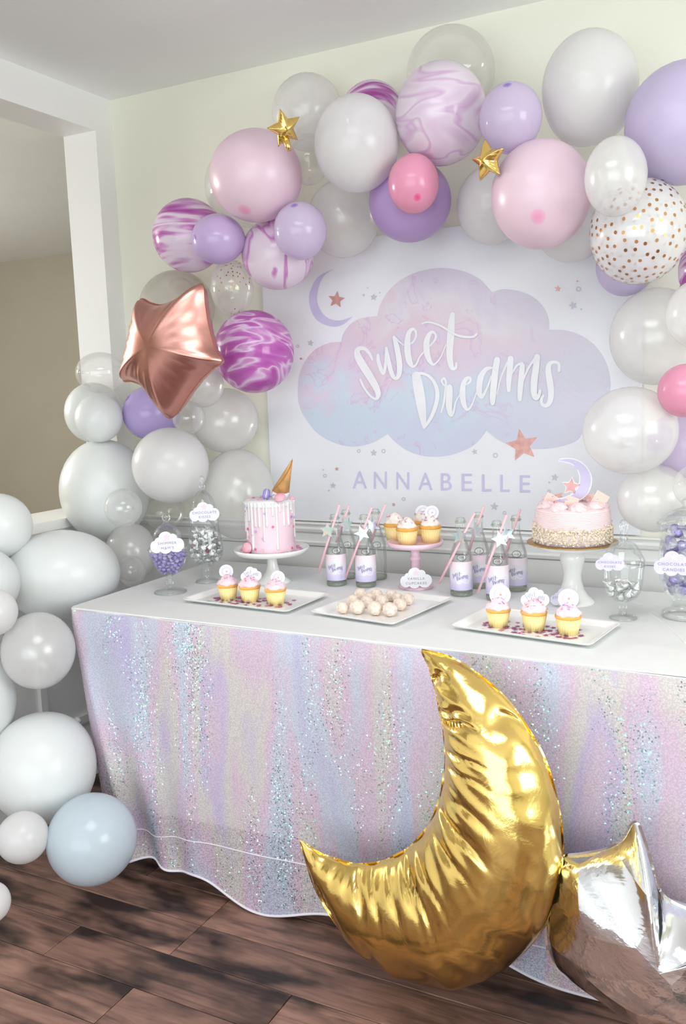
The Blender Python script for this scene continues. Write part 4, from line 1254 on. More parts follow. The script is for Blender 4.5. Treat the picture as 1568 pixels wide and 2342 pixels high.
# foil wrapped kisses
M_KISS = foil('silver_candy_foil', (.86, .88, .88, 1), .2, .5, 160)
M_KISSP = foil('pink_candy_foil', srgb(225, 140, 175), .2, .5, 160)
kp = lathe([(.0002, 0), (.0085, .0003), (.0105, .003), (.0100, .006), (.0075, .010), (.0042, .014), (.002, .018), (.0012, .021), (.0002, .022)], 12, lambda a, j: 1 + .07 * math.sin(a * 5 + j))
me_k = new_mesh('kiss', kp[0], kp[1], M_KISS); me_kp = new_mesh('kiss', kp[0], kp[1], M_KISSP)
jB, cB, sB, pB = glass_jar(474, 1338, 34, [[(26, 1), (26, 1.6), (25, 3), (14, 9), (12, 16), (13, 24), (12, 31), (9, 36), (17, 40), (28, 45), (36, 54), (40, 68), (40, 82), (37, 98), (33, 118), (32, 138), (36, 146), (38, 148)],
    [(39, 149), (37, 151), (29, 154), (27, 164), (25, 178), (20, 190), (12, 199), (6, 203), (4, 205), (7, 210), (7, 214), (4, 219), (5, 226), (6, 231), (4, 235), (.2, 236)]],
    'tall footed glass jar of silver wrapped chocolates at the left')
for i, p in enumerate(fill(pB, 47 * sB * HF, 116 * sB * HF, .0185, 8, .012, 62)):
    link('kiss', me_kp if i in (3, 17) else me_k, None, Vector(cB) + p + Vector((0, 0, -.006)), (rg.uniform(-1.0, 1.0), rg.uniform(-1.0, 1.0), rg.uniform(0, 6)),
         'pink foil wrapped chocolate drop in the tall jar' if i in (3, 17) else 'silver foil wrapped chocolate drop in the tall left jar', 'candy', 'pink chocolate drops in the tall jar' if i in (3, 17) else 'chocolate drops in the tall jar')
cloud_tag('name_tag', 467, 1171, 68, cB[1] - .052, 'white cloud tag on the tall jar of silver chocolates', ['CHOCOLATE', 'KISSES'])

jC, cC, sC_, pC = glass_jar(1424, 1421, 30, [[(30, 1), (30, 1.6), (28, 3), (12, 8), (8, 14), (9, 22), (11, 30), (8, 36), (17, 40), (30, 48), (38, 60), (42, 76), (44, 96), (46, 116), (47, 122)],
    [(48, 123), (47, 126), (48, 131), (44, 139), (36, 155), (26, 168), (14, 172), (8, 174), (9, 180), (7, 184), (9, 190), (7, 195), (10, 202), (11, 210), (9, 217), (4, 222), (.2, 223)]],
    'domed footed glass jar with a few silver chocolates at the right')
for i, p in enumerate(fill(pC, 44 * sC_ * HF, 80 * sC_ * HF, .018, 13, .018, 30)):
    link('kiss', me_k, None, Vector(cC) + p + Vector((0, 0, -.006)), (rg.uniform(-1.2, 1.2), rg.uniform(-1.2, 1.2), rg.uniform(0, 6)), 'silver foil wrapped chocolate drop in the domed right jar', 'candy', 'chocolate drops in the domed jar')
cloud_tag('name_tag', 1394, 1285, 64, cC[1] - .062, 'pale lilac cloud tag on the domed jar of silver chocolates', ['CHOCOLATE', 'KISSES'], M_CARDL)

# tall jar with purple twist-wrapped candies
jD, cD, sD, pD = glass_jar(1562, 1422, 48, [[(46, 1), (46.5, 2), (48, 6), (46, 13), (30, 19), (24, 28), (24, 36), (34, 46), (46, 60), (53, 84), (56, 110), (56, 140), (54, 170), (52, 196), (56, 206), (60, 210)],
    [(60, 212), (58, 214), (50, 220), (40, 232), (26, 240), (12, 244), (8, 250), (10, 256), (8, 262), (.2, 265)]], 'wide glass jar of purple twist-wrapped candies at the right frame edge')
M_WRAP = foil('violet_candy_wrapper', srgb(170, 160, 214), .3, .4, 120); M_WRAPC = glass('clear_wrapper_ends', (.90, .89, .97), .12, .1, body=.3)
wb = sphere(.013, 12, 8, .85)
we = lathe([(.003, 0), (.006, .004), (.011, .010), (.013, .014)], 12, lambda a, j: 1 + .18 * math.sin(a * 6))
me_w = new_mesh('sweet_body', wb[0], wb[1], M_WRAP)
e1_ = move(we, (0, 0, .010)); e2_ = xf(e1_, Matrix.Rotation(PI, 4, 'X'))
me_we = [new_mesh('twist_end', e1_[0], e1_[1], M_WRAPC), new_mesh('twist_end', e2_[0], e2_[1], M_WRAPC)]
for i, p in enumerate(fill(pD, 66 * sD * HF, 196 * sD * HF, .030, 21, .012, 46)):
    t = thing('wrapped_candy', Vector(cD) + p, 'purple twist-wrapped candy in the wide jar at the right', 'candy', 'wrapped candies in the wide jar', (rg.uniform(-1.2, 1.2), rg.uniform(.4, 2.2), rg.uniform(0, 6)))
    link('sweet', me_w, t); link('twist_end', me_we[0], t); link('twist_end', me_we[1], t)
cloud_tag('name_tag', 1540, 1289, 86, cD[1] - .075, 'lilac cloud tag on the jar of twist-wrapped candies', ['CHOCOLATE', 'CANDIES'], M_CARDL)


# ---- cake stands
def stand(name, px, bottom, r_foot, prof_px, plate_px, mat, label):
    c, s = base(px, bottom, r_foot)
    t = thing(name, c, label, 'cake stand', 'pedestal cake stands')
    obj('pedestal', lathe(prof(prof_px, s), 40), mat, t)
    obj('plate', lathe(prof(plate_px, s), 56), mat, t)
    return t, c, s


st1, c1, s1 = stand('cake_stand', 624, 1341, 41, [(0, 0), (41, 0), (41, 3), (34, 7), (24, 14), (17, 24), (13, 36), (11, 48), (11, 58), (14, 64), (20, 67), (.1, 67)],
                    [(0, 64), (60, 64), (80, 67), (86, 74), (86, 78), (84, 79), (82, 76), (74, 73), (0, 73)], M_WCER, 'white pedestal stand carrying the tall drip cake')
st2, c2_, s2 = stand('cake_stand', 951, 1352, 40, [(0, 0), (40, 0), (40, 4), (36, 9), (20, 13), (12, 18), (10, 30), (10, 60), (13, 63), (13, 67), (10, 70), (10, 84), (13, 90), (20, 93), (.1, 93)],
                     [(0, 91), (50, 91), (61, 94), (64, 99), (64, 104), (62, 105), (60, 100), (56, 98), (0, 98)], M_PCER, 'small pink pedestal stand carrying vanilla cupcakes')
st3, c3_, s3 = stand('cake_stand', 1308, 1390, 50, [(0, 0), (50, 0), (50, 4), (44, 9), (34, 18), (26, 32), (21, 50), (20, 66), (23, 80), (27, 94), (28, 104), (25, 112), (20, 116), (24, 121), (40, 125), (.1, 125)],
                     [(0, 122), (60, 122), (78, 126), (82, 132), (82, 136), (78, 136), (0, 134)], M_WCER, 'white column pedestal stand under the round pink cake')
tg = cloud_tag('name_tag', 951, 1322, 72, c2_[1] - .052, 'white cloud tag leaning on the pink cake stand foot', ['VANILLA', 'CUPCAKES'])
tg3 = cloud_tag('name_tag', 1291, 1366, 64, c3_[1] - .064, 'grey lilac cloud tag leaning on the white column stand', ['STRAWBERRY', 'CAKE'], M_CARDL)

# ---- tall drip cake
M_PFROST = pbr('pale_pink_frosting', srgb(236, 207, 219), .5, noise=(9, .05), sss=.0)
M_WICE = pbr('white_icing', srgb(236, 235, 235), .3)
M_MACP = pbr('pink_macaron_shell', srgb(240, 176, 192), .55, noise=(60, .04), bump=(300, .1)); M_MACV = pbr('violet_macaron_shell', srgb(164, 150, 214), .55, noise=(60, .04), bump=(300, .1))
M_CONE = pbr('waffle_cone', srgb(216, 166, 106), .65, noise=(40, .18), bump=(90, .4))
SPR = [pbr('sprinkle_pink', srgb(240, 150, 180), .4), pbr('sprinkle_violet', srgb(176, 150, 220), .4), pbr('sprinkle_blush', srgb(246, 196, 200), .4), pbr('sprinkle_lilac', srgb(200, 180, 226), .4), pbr('sprinkle_rose', srgb(232, 110, 160), .4)]
zc = 73 * s1 * HF
ck = thing('drip_cake', Vector(c1) + Vector((0, 0, zc)), 'tall pink drip cake with white icing, macarons and an upside-down cone', 'cake')
rc, hc = 54 * s1, 113 * s1 * HF
obj('cake_body', lathe([(.001, 0), (rc * .99, 0), (rc, .003), (rc, hc - .006), (rc - .005, hc), (.001, hc)], 56), M_PFROST, ck)
obj('icing_top', lathe([(rc + .0018, hc - .016), (rc + .002, hc - .004), (rc - .003, hc + .0022), (.001, hc + .0022)], 56, lambda a, j: 1.0), M_WICE, ck)
rg = random.Random(15)
nd = 34
for i in range(nd):
    a = 2 * PI * (i + rg.uniform(-.2, .2)) / nd
    L = rg.choice([.02, .03, .045, .06, .08, .10, .125]) * hc / .145
    r_ = rg.uniform(.0030, .0042)
    q = (rc + .0005) * math.cos(a), (rc + .0005) * math.sin(a)
    L = min(L, hc - .012)
    dp = tube([(q[0], q[1], hc - .004), (q[0], q[1], hc - .012), (q[0], q[1], hc - L * .7 - .012), (q[0], q[1], hc - L - .008), (q[0], q[1], hc - L - .012)], [r_ * 1.7, r_ * 1.1, r_ * .9, r_ * 1.15, r_ * .4], 8)
    obj('drip', dp, M_WICE, ck)


def flower(r): return prism([(r * (.75 + .25 * math.cos(5 * t)) * math.cos(t), r * (.75 + .25 * math.cos(5 * t)) * math.sin(t)) for t in [2 * PI * k_ / 20 for k_ in range(20)]], (0, 0, 0), (1, 0, 0), (0, 1, 0), .002)


fl_me = [new_mesh('sprinkle', *flower(.0046), m_, False) for m_ in SPR]
for i in range(44):
    a = rg.uniform(0, 2 * PI); z = hc * (rg.random() ** 1.3) * .86 + .006
    nr = Vector((math.cos(a), math.sin(a), 0))
    link('sprinkle', fl_me[rg.randrange(5)], ck, nr * (rc + .0025) + Vector((0, 0, z)), mat_basis(nr, (0, 0, 1)))
for i in range(16):
    a = rg.uniform(0, 2 * PI); q = rc * rg.uniform(.35, .93)
    link('sprinkle', fl_me[rg.randrange(5)], ck, (q * math.cos(a), q * math.sin(a), hc + .0035), (rg.uniform(-.3, .3), rg.uniform(-.3, .3), 0))
for i in range(38):                                 # scattered round the foot of the cake, on the plate
    a = rg.uniform(0, 2 * PI); q = rc * rg.uniform(1.06, 1.32)
    link('sprinkle', fl_me[rg.randrange(5)], ck, (q * math.cos(a), q * math.sin(a), .0022), (rg.uniform(-.3, .3), rg.uniform(-.3, .3), 0))


def cake_px(px, py, y, org): return Vector(P(px, py, y)) - Vector(org)


org1 = Vector(c1) + Vector((0, 0, zc))


def macaron(parent, loc, axis, r, mat, label):
    m_ = link('macaron', None, parent, loc, mat_basis(axis)); m_['label'] = label
    sh = lathe([(.0003, .0105 * r / .016), (r * .55, .0098 * r / .016), (r * .88, .0065 * r / .016), (r, .003 * r / .016), (r * .98, .0018 * r / .016), (.0003, .0018 * r / .016)], 24)
    obj('shell', sh, mat, m_); obj('shell', xf(sh, Matrix.Rotation(PI, 4, 'X')), mat, m_)
    obj('filling', lathe([(.0003, -.0018), (r * .9, -.0018), (r * .92, 0), (r * .9, .0018), (.0003, .0018)], 24), M_WICE, m_)


yc1 = c1[1]
scp = cake_px(641, 1131, yc1 - .012, org1); r_s = 20 * s1
scp.z = hc + r_s * .62
obj('ice_cream_scoop', move(lathe([(r_s * (1.02 if 0 < q < 1 else 1) * math.sin(PI * q) + .0001, -r_s * .8 * math.cos(PI * q)) for q in [k_ / 12 for k_ in range(13)]], 28, lambda a, j: 1 + .03 * math.sin(a * 7 + j * 2)), scp), M_WICE, ck)
apex = cake_px(669, 1048, yc1 - .012, org1)
cb = scp + Vector((.001, 0, r_s * .25)); axc = (apex - cb); Lc = axc.length
cn = lathe([(.0004, Lc), (r_s * .98, 0), (r_s * .90, 0), (.0004, Lc * .92)], 28)
obj('waffle_cone', xf(cn, Matrix.Translation(cb) @ mat_basis(axc).to_4x4()), M_CONE, ck)
ov = []
for k_ in range(30):                               # the overlapping lap of the rolled wafer
    t_ = k_ / 29; a = -2.2 + t_ * 1.6; rr = r_s * (1 - t_ * .96) + .0004
    ov.append(cb + mat_basis(axc) @ Vector((rr * math.cos(a), rr * math.sin(a), Lc * t_ * .97)))
obj('cone_seam', tube(ov, [.0016] * 29 + [.0005], 6), pbr('waffle_cone_dark', srgb(176, 122, 70), .7), ck)
for i in range(12):
    a = rg.uniform(0, 2 * PI); ph = rg.uniform(-.2, .5); nr = Vector((math.cos(a) * math.cos(ph), math.sin(a) * math.cos(ph), math.sin(ph) * .8))
    link('sprinkle', fl_me[rg.randrange(5)], ck, scp + nr * (r_s * 1.01), mat_basis(nr, (.1, .2, 1)), scale=(.6, .6, .6))
mv = cake_px(609, 1136, yc1 - .028, org1); mv.z = hc + .0165 + .002
macaron(ck, mv, (-.82, -.5, .22), .0165, M_MACV, 'violet macaron on the cake top')
mp_ = cake_px(640, 1146, yc1 - .045, org1); mp_.z = hc + .012
macaron(ck, mp_, (.1, -.35, .93), .0165, M_MACP, 'pink macaron lying on the cake top')
mb = cake_px(582, 1254, yc1 - .05, org1); mb.z = .0165
d_ = Vector((mb.x, mb.y, 0)).normalized() * (rc + .011); mb.x, mb.y = d_.x, d_.y
macaron(ck, mb, (-.30, -.92, .2), .0165, M_MACP, 'pink macaron leaning on the foot of the cake')
ms = cake_px(668, 1146, yc1 - .02, org1); ms.z = hc + .006
obj('meringue', move(lathe([(.0002, -.004), (.007, -.003), (.0085, 0), (.006, .004), (.0025, .006), (.0002, .009)], 16, lambda a, j: 1 + .12 * math.sin(a * 6)), ms), M_MACP, ck)

# ---- round pink cake with the moon topper
zb3 = 136 * s3 * HF
M_BOARD = foil('gold_cake_board', srgb(190, 150, 96), .4, .1, 60)
bd = obj('cake_board', lathe([(.001, 0), (100 * s3, 0), (101 * s3, .0015), (100 * s3, .003), (.001, .003)], 90, lambda a, j: 1 + (.012 * math.cos(a * 60) if 1 <= j <= 3 else 0)), M_BOARD, None,
         loc=Vector(c3_) + Vector((0, 0, zb3)), label='thin round gold cake board under the pink cake', cat='cake board')
org3 = Vector(c3_) + Vector((0, 0, zb3 + .003))
rk, hk = 84 * s3, 78 * s3 * HF
M_PF2 = pbr('pink_buttercream', srgb(238, 214, 216), .5, noise=(10, .03))
M_NUT = pbr('cream_nut_crumb', srgb(230, 218, 196), .7, noise=(90, .08))
pk = thing('layer_cake', org3, 'round ridged pink cake with nut crumbs and a moon and star topper', 'cake')
pr_ = [(.001, 0), (rk * 1.02, 0)]
nr_ = 12
for i in range(nr_ * 4 + 1):
    z = hk * (.36 + .54 * i / (nr_ * 4)); pr_.append((rk * (.995 - .03 * (i / (nr_ * 4)) ** 3) + .0011 * math.cos(i * PI / 2), z))
pr_ += [(rk * .93, hk * .95), (rk * .86, hk), (.001, hk * 1.01)]
obj('cake_body', lathe(pr_, 72), M_PF2, pk)
V, Fc = [], []
rg = random.Random(31)
cb_v, cb_f = box(-.5, .5, -.5, .5, -.5, .5)
for i in range(1500):
    a = rg.uniform(0, 2 * PI); z = hk * .44 * rg.random() ** .8 + .002
    if rg.random() < .12: z += hk * .1
    q = rk * rg.uniform(1.0, 1.05); d = rg.uniform(.0022, .0046)
    M4 = Matrix.Translation((q * math.cos(a), q * math.sin(a), z)) @ Matrix.Rotation(rg.uniform(0, 6), 4, 'X') @ Matrix.Rotation(rg.uniform(0, 6), 4, 'Z')
    b0 = len(V)
    for v in cb_v: V.append(tuple(M4 @ (Vector(v) * d)))
    Fc += [tuple(b0 + j for j in f_) for f_ in cb_f]
obj('nut_crumbs', (V, Fc), M_NUT, pk, smooth=False, kind='stuff')
sw = lathe([(.0002, 0), (.021, 0), (.0245, .004), (.0215, .0085), (.0205, .010), (.018, .0135), (.0135, .0155), (.0125, .0170), (.007, .0200), (.0002, .0210)], 42, lambda a, j: 1 + .10 * math.sin(a * 7 + j * 1.0))
sw_me = new_mesh('rosette', sw[0], sw[1], M_PF2)
for i in range(9):
    a = 2 * PI * i / 9 + .25
    link('rosette', sw_me, pk, (rk * .70 * math.cos(a), rk * .70 * math.sin(a), hk - .003), (rg.uniform(-.15, .15), rg.uniform(-.15, .15), a))
obj('cream_centre', lathe([(.0002, hk + .010), (rk * .35, hk + .008), (rk * .55, hk + .002), (rk * .6, hk - .002)], 40, lambda a, j: 1 + .05 * math.sin(a * 5)), M_PF2, pk)


def striped():
    t = NT('striped_chocolate_wafer'); b = t.n('ShaderNodeBsdfPrincipled'); t.put(b, Roughness=.4)
    tc = t.n('ShaderNodeTexCoord'); wv = t.put(t.n('ShaderNodeTexWave'), Scale=105.); wv.bands_direction = 'X'
    t.l(tc.outputs['Object'], wv.inputs['Vector'])
    t.l(t.ramp(wv.outputs[0], [(.4, srgb(236, 170, 150)), (.6, srgb(250, 226, 216))]), b.inputs['Base Color']); t.l(b.outputs[0], t.out.inputs[0])
    return t.m


M_WAFER = striped()
for px, py, sz, rot in ((1258, 1143, 26, .5), (1277, 1134, 22, .9), (1306, 1150, 28, .35), (1349, 1137, 24, 1.0), (1372, 1142, 30, .55)):
    yq = c3_[1] + {1258: -.01, 1277: .04, 1306: -.045, 1349: .03, 1372: -.005}[px]
    p = cake_px(px, py, yq, org3); q = sz * s3 / 2
    o = obj('chocolate_wafer', prism([(-q, -q), (q, -q), (q, q), (-q, q)] if sz > 24 else [(-q, -q), (q, -q), (0, q * 1.1)], (0, 0, 0), (1, 0, 0), (0, 0, 1), .003), M_WAFER, pk, smooth=False)
    p.z = max(p.z, hk + .012)
    o.location = p; o.rotation_euler = (-.35, rot, .25)
for i in range(30):
    a = rg.uniform(0, 2 * PI); q = rk * rg.uniform(.3, .95)
    link('sprinkle', fl_me[rg.randrange(5)], pk, (q * math.cos(a), q * math.sin(a), hk + (.024 if q > rk * .5 and q < rk * .85 else .012)), (rg.uniform(-.5, .5), rg.uniform(-.5, .5), 0), scale=(.5, .5, .8))
# moon topper: white backing with the lilac crescent and a rose star
yt = c3_[1] + .0
tpc = P(1300, 1100, yt); stp = mpp(tpc); u, v, nrm = facing(tpc)
tp = thing('cake_topper', tpc, 'lilac crescent moon and rose star topper stuck in the pink cake', 'cake topper')


def z7(x, y): q = (1000 + x * .36224, 1020 + y * .36224); return ((q[0] - 1300) * stp, -(q[1] - 1100) * stp)


mo_o = catmull([(768, 88), (820, 82), (880, 95), (930, 135), (958, 190), (960, 240), (940, 295), (905, 330), (850, 352), (800, 358), (742, 342)], 5)
mo_i = catmull([(742, 342), (800, 332), (850, 310), (885, 270), (900, 225), (898, 180), (880, 140), (845, 108), (768, 88)], 5)
poly = [z7(*p) for p in mo_o] + [z7(*p) for p in mo_i[1:-1]]


def ccw(p):
    a = sum(p[i][0] * p[(i + 1) % len(p)][1] - p[(i + 1) % len(p)][0] * p[i][1] for i in range(len(p))); return p if a > 0 else p[::-1]


def grow(p, d):
    p = ccw(p); out = []
    for i in range(len(p)):
        a = np.array(p[i - 1]); b = np.array(p[(i + 1) % len(p)]); t_ = b - a; n_ = np.array([t_[1], -t_[0]]); n_ /= np.linalg.norm(n_) + 1e-9
        out.append(tuple(np.array(p[i]) + n_ * d))
    return out


obj('white_backing', prism(grow(poly, .0035), nrm * -.0015, u, v, .0015), M_CARD, tp, smooth=False)
obj('moon_card', prism(ccw(poly), (0, 0, 0), u, v, .001), M_LILACINK, tp, smooth=False)
so_ = z7(842, 255)
sp_ = [(so_[0] + a, so_[1] + b) for a, b in star_pts(19 * stp, .47, 5, 1.45)]
obj('white_backing', prism(grow(sp_, .003), nrm * -.0015, u, v, .0015), M_CARD, tp, smooth=False)
obj('star_card', prism(ccw(sp_), (0, 0, 0), u, v, .001), M_ROSEINK, tp, smooth=False)
ss = z7(872, 132)
obj('small_star', prism([(ss[0] + a, ss[1] + b) for a, b in star_pts(7 * stp, .5)], nrm * .0008, u, v, .0006), M_LILACINK, tp, smooth=False)
st_b = Vector(u) * z7(842, 300)[0] + Vector(v) * z7(842, 300)[1]
obj('stick', tube([st_b + Vector(nrm) * -.003, Vector((st_b.x, st_b.y, org3.z + hk - .03 - tpc[2])) + Vector(nrm) * -.003], .0012, 6), M_WCER, tp)

# ---- platters
def platter(corners, label, z=TZ, h=.014):
    """shallow white dish with a sloping rim; corners are the seen rim corners: left, front, right, back"""
    w4 = [PZ(px, py, z + h) for px, py in corners]
    # square it up: front edge left->front, side edge front->right
    fl_c, fr_c, br_c = w4[0], w4[1], w4[2]
    ux = fr_c - fl_c; Lx = np.linalg.norm(ux); ux /= Lx
    uy = br_c - fr_c; uy -= ux * (uy @ ux); Ly = np.linalg.norm(uy); uy /= Ly
    cen = fl_c + ux * Lx / 2 + uy * Ly / 2; cen[2] = z
    t = thing('platter', cen, label, 'platter', 'white rectangular platters')
    U, Vv = Vector(ux), Vector(uy)

    def ring(a, b, zz, r=.012, n=4):
        pts = []
        for sx, sy, a0 in ((1, 1, 0), (-1, 1, PI / 2), (-1, -1, PI), (1, -1, 3 * PI / 2)):
            for k_ in range(n + 1):
                an = a0 + PI / 2 * k_ / n
                pts.append(U * (sx * (a - r) + r * math.cos(an)) + Vv * (sy * (b - r) + r * math.sin(an)) + Vector((0, 0, zz)))
        return pts
    a, b = Lx / 2, Ly / 2
    f_ = .022
    rings = [ring(a - f_ - .004, b - f_ - .004, 0.0), ring(a - .006, b - .006, h - .006), ring(a, b, h - .001), ring(a - .001, b - .001, h), ring(a - .006, b - .006, h - .001), ring(a - f_, b - f_, .0035), ring(a - f_ - .004, b - f_ - .004, .003)]
    V = [tuple(p) for r_ in rings for p in r_]; m_ = len(rings[0]); Fc = []
    for i in range(len(rings) - 1):
        for j in range(m_):
            Fc.append((i * m_ + j, i * m_ + (j + 1) % m_, (i + 1) * m_ + (j + 1) % m_, (i + 1) * m_ + j))
    Fc.append(tuple((len(rings) - 1) * m_ + j for j in range(m_))); Fc.append(tuple(range(m_ - 1, -1, -1)))
    obj('dish', (V, Fc), M_WCER, t, smooth=False)
    return t, cen, ux, uy, a, b


pL = platter([(414, 1369), (657, 1397), (729, 1354), (493, 1341)], 'white platter of pink cupcakes in front of the drip cake')
pM = platter([(707, 1397), (900, 1426), (1000, 1361), (796, 1349)], 'white platter of sugared dough balls at the table centre')
pR = platter([(1029, 1429), (1352, 1474), (1400, 1421), (1060, 1396)], 'white platter of pink cupcakes at the right front')

# confetti stars on two platters
M_CONF = [foil('magenta_confetti', srgb(208, 112, 176), .4, .0), foil('rose_confetti', srgb(224, 156, 178), .4, .0), foil('plum_confetti', srgb(178, 104, 164), .4, .0)]
cs = prism(star_pts(.0076, .45), (0, 0, .0004), (1, 0, 0), (0, 1, 0), .0005)
cf_me = [new_mesh('confetti', cs[0], cs[1], m_, False) for m_ in M_CONF]
rg = random.Random(44)
for pt, nm_, lab in ((pL, 95, 'tiny metallic pink star confetti on the left cupcake platter'), (pR, 95, 'tiny metallic pink star confetti on the right cupcake platter')):
    for i in range(nm_):
        x = rg.uniform(-.82, .82) * pt[4] * .86; y = rg.gauss(-.22, .34) * pt[5] * .75
        if abs(y) > pt[5] - .03: continue
        q = pt[1] + pt[2] * x + pt[3] * y + np.array([0, 0, .0038 + .0006 * rg.random()])
        link('confetti', cf_me[rg.randrange(3)], None, q, (rg.uniform(-.12, .12), rg.uniform(-.12, .12), rg.uniform(0, 6)), lab, 'confetti', 'star confetti on the ' + ('left' if pt is pL else 'right') + ' platter')

# ---- cupcakes
M_WRAPR = pbr('pale_yellow_cupcake_wrapper', srgb(248, 224, 158), .6, noise=(30, .05))
M_SPONGE = pbr('golden_sponge', srgb(232, 170, 84), .7, noise=(45, .14), bump=(120, .4))
M_PFR = pbr('pink_cupcake_frosting', srgb(240, 212, 219), .5, noise=(20, .04)); M_VFR = pbr('vanilla_cupcake_frosting', srgb(246, 238, 228), .5, noise=(20, .03))


def sprinkle_mesh(R_, H_, n, seed, dome):
    rg_ = random.Random(seed); sets = []
    for m_ in range(3):
        V, Fc = [], []
        for i in range(n):
            a = rg_.uniform(0, 2 * PI); q = R_ * math.sqrt(rg_.random()) * .75
            z = dome(q); l_ = .003; d = Vector((rg_.gauss(0, 1), rg_.gauss(0, 1), rg_.gauss(0, .3))).normalized() * l_
            p = Vector((q * math.cos(a), q * math.sin(a), z))
            v_, f_ = tube([p - d, p + d], .0011, 5)
            b = len(V); V += v_; Fc += [tuple(b + k_ for k_ in q_) for q_ in f_]
        sets.append((V, Fc))
    return sets


def cupcake(px, bottom, w_px, z, label, frost, group, seed, topper=None, scale_h=1.0):
    c, s = base(px, bottom, w_px * .75, z)
    R_ = w_px * s; h = 1.28 * R_ * scale_h
    t = thing('cupcake', c, label, 'cupcake', group)
    obj('wrapper', lathe([(.0005, 0), (R_ * .74, 0), (R_ * .98, h), (R_ * .95, h), (.0005, h * .95)], 96, lambda a, j: 1 + (.022 * math.cos(a * 24) if 1 <= j <= 2 else 0)), M_WRAPR, t)
    rg_ = random.Random(seed)
    a1_, a2_ = rg_.uniform(0, 6), rg_.uniform(0, 6)
    obj('sponge_top', lathe([(R_ * .93, h * .97), (R_ * 1.03, h + R_ * .06), (R_ * 1.04, h + R_ * .16), (R_ * .9, h + R_ * .30), (.0005, h + R_ * .42)], 40, lambda a, j: 1 + .02 * math.sin(a * 3 + a1_)), M_SPONGE, t)
    fz = h + R_ * .20
    ks = [(R_ * .90, 0), (R_ * 1.0, R_ * .12), (R_ * .99, R_ * .26), (R_ * .86, R_ * .40), (R_ * .80, R_ * .48), (R_ * .62, R_ * .66), (R_ * .52, R_ * .74), (R_ * .30, R_ * .90), (R_ * .15, R_ * .97), (.0005, R_ * .98)]
    if frost is M_VFR: ks = [(r_ * .86, z_ * 1.05) for r_, z_ in ks]
    fr = lathe([(r_, fz + z_) for r_, z_ in ks], 40, lambda a, j: 1 + .07 * math.sin(a * 5 + j * 1.1 + a1_) + .04 * math.sin(a * 9 + a2_ - j))
    f_o = obj('frosting', fr, frost, t)
    sets = sprinkle_mesh(R_, 0, 7, seed, lambda q: fz + R_ * 1.0 - q * q / R_ * .85)
    for i, vf in enumerate(sets): obj('sprinkles', vf, SPR[(i * 2 + seed) % 5], t, kind='stuff')
    if topper:
        tpx, tpy, tr, knd = topper
        q = P(tpx, tpy, c[1] + .002); u_, v_, n_ = facing(q); lo = Vector(q) - Vector(c); S_ = mpp(q)
        tt = link('topper', None, t, lo)
        if knd == 'round':
            obj('disc', prism(circ_pts(tr * S_, 36), (0, 0, 0), u_, v_, .001), M_CARD, tt, smooth=False)
            obj('moon_ring', prism(circ_pts(tr * S_ * .66, 28), n_ * .0007, u_, v_, .0004), M_CARDL, tt, smooth=False)
            obj('inner_disc', prism(circ_pts(tr * S_ * .50, 28, tr * S_ * .06, tr * S_ * .05), n_ * .0010, u_, v_, .0004), M_CARD, tt, smooth=False)
            obj('star_print', prism([(a + tr * S_ * .05, b) for a, b in star_pts(tr * S_ * .17, .5)], n_ * .0014, u_, v_, .0004), M_ROSEINK, tt, smooth=False)
        else:
            W = tr * 2 * S_
            obj('card', prism([(x * W, y_ * W * 1.2) for x, y_ in cloud_unit], (0, 0, 0), u_, v_, .001), M_CARD, tt, smooth=False)
            V, Fc = [], []
            for ch, st in SCRIPT.items():
                vf = brush(st, lambda x, y_: tuple(n_ * (.0009) + u_ * ((x - 850) / 1300 * W) + v_ * (-(y_ - 600) / 1300 * W)), 3, None, .6); V, Fc = join((V, Fc), vf)
            obj('lettering', (V, Fc), M_TEXT, tt, smooth=False)
        obj('stick', tube([v_ * (-tr * S_ * .6) - n_ * .0012, Vector((0, 0, h + R_ * .5 - lo.z)) - n_ * .0012], .001, 6), M_CARD, tt)
    return t


zp = TZ + .0035
cupcake(522, 1374, 23, zp, 'pink frosted cupcake with a round topper, leftmost on the left platter', M_PFR, 'cupcakes on the platters', 1, (517, 1307, 16, 'round'))
cupcake(572, 1379, 24, zp, 'pink frosted cupcake with a cloud topper, middle of the left platter', M_PFR, 'cupcakes on the platters', 2, (574, 1313, 24, 'cloud'))
cupcake(631, 1385, 24, zp, 'pink frosted cupcake with a round topper, rightmost on the left platter', M_PFR, 'cupcakes on the platters', 3, (635, 1321, 16, 'round'))
cupcake(1139, 1436, 27, zp, 'pink frosted cupcake with a round topper, leftmost on the right platter', M_PFR, 'cupcakes on the platters', 4, (1143, 1360, 24, 'round'))
cupcake(1221, 1445, 29, zp, 'pink frosted cupcake with a cloud topper, middle of the right platter', M_PFR, 'cupcakes on the platters', 5, (1223, 1366, 32, 'cloud'))
cupcake(1299, 1454, 29, zp, 'pink frosted cupcake with a round topper, rightmost on the right platter', M_PFR, 'cupcakes on the platters', 6, (1299, 1369, 23, 'round'))
z2 = TZ + 98 * s2 * HF
for k_, (px, bt, label, tpp) in enumerate([(903, 1239, 'vanilla cupcake at the left of the pink stand', None), (966, 1233, 'vanilla cupcake at the back of the pink stand', (966, 1172, 17, 'round')),
                                          (932, 1231, 'vanilla cupcake half hidden at the back left of the pink stand', (914, 1172, 20, 'round')),
                                          (931, 1249, 'vanilla cupcake at the front of the pink stand', None), (984, 1244, 'vanilla cupcake at the right of the pink stand', (987, 1172, 16, 'round'))]):
    if k_ == 2: continue
    cupcake(px, bt, 25, z2, label, M_VFR, 'vanilla cupcakes on the pink stand', 20 + k_, tpp)

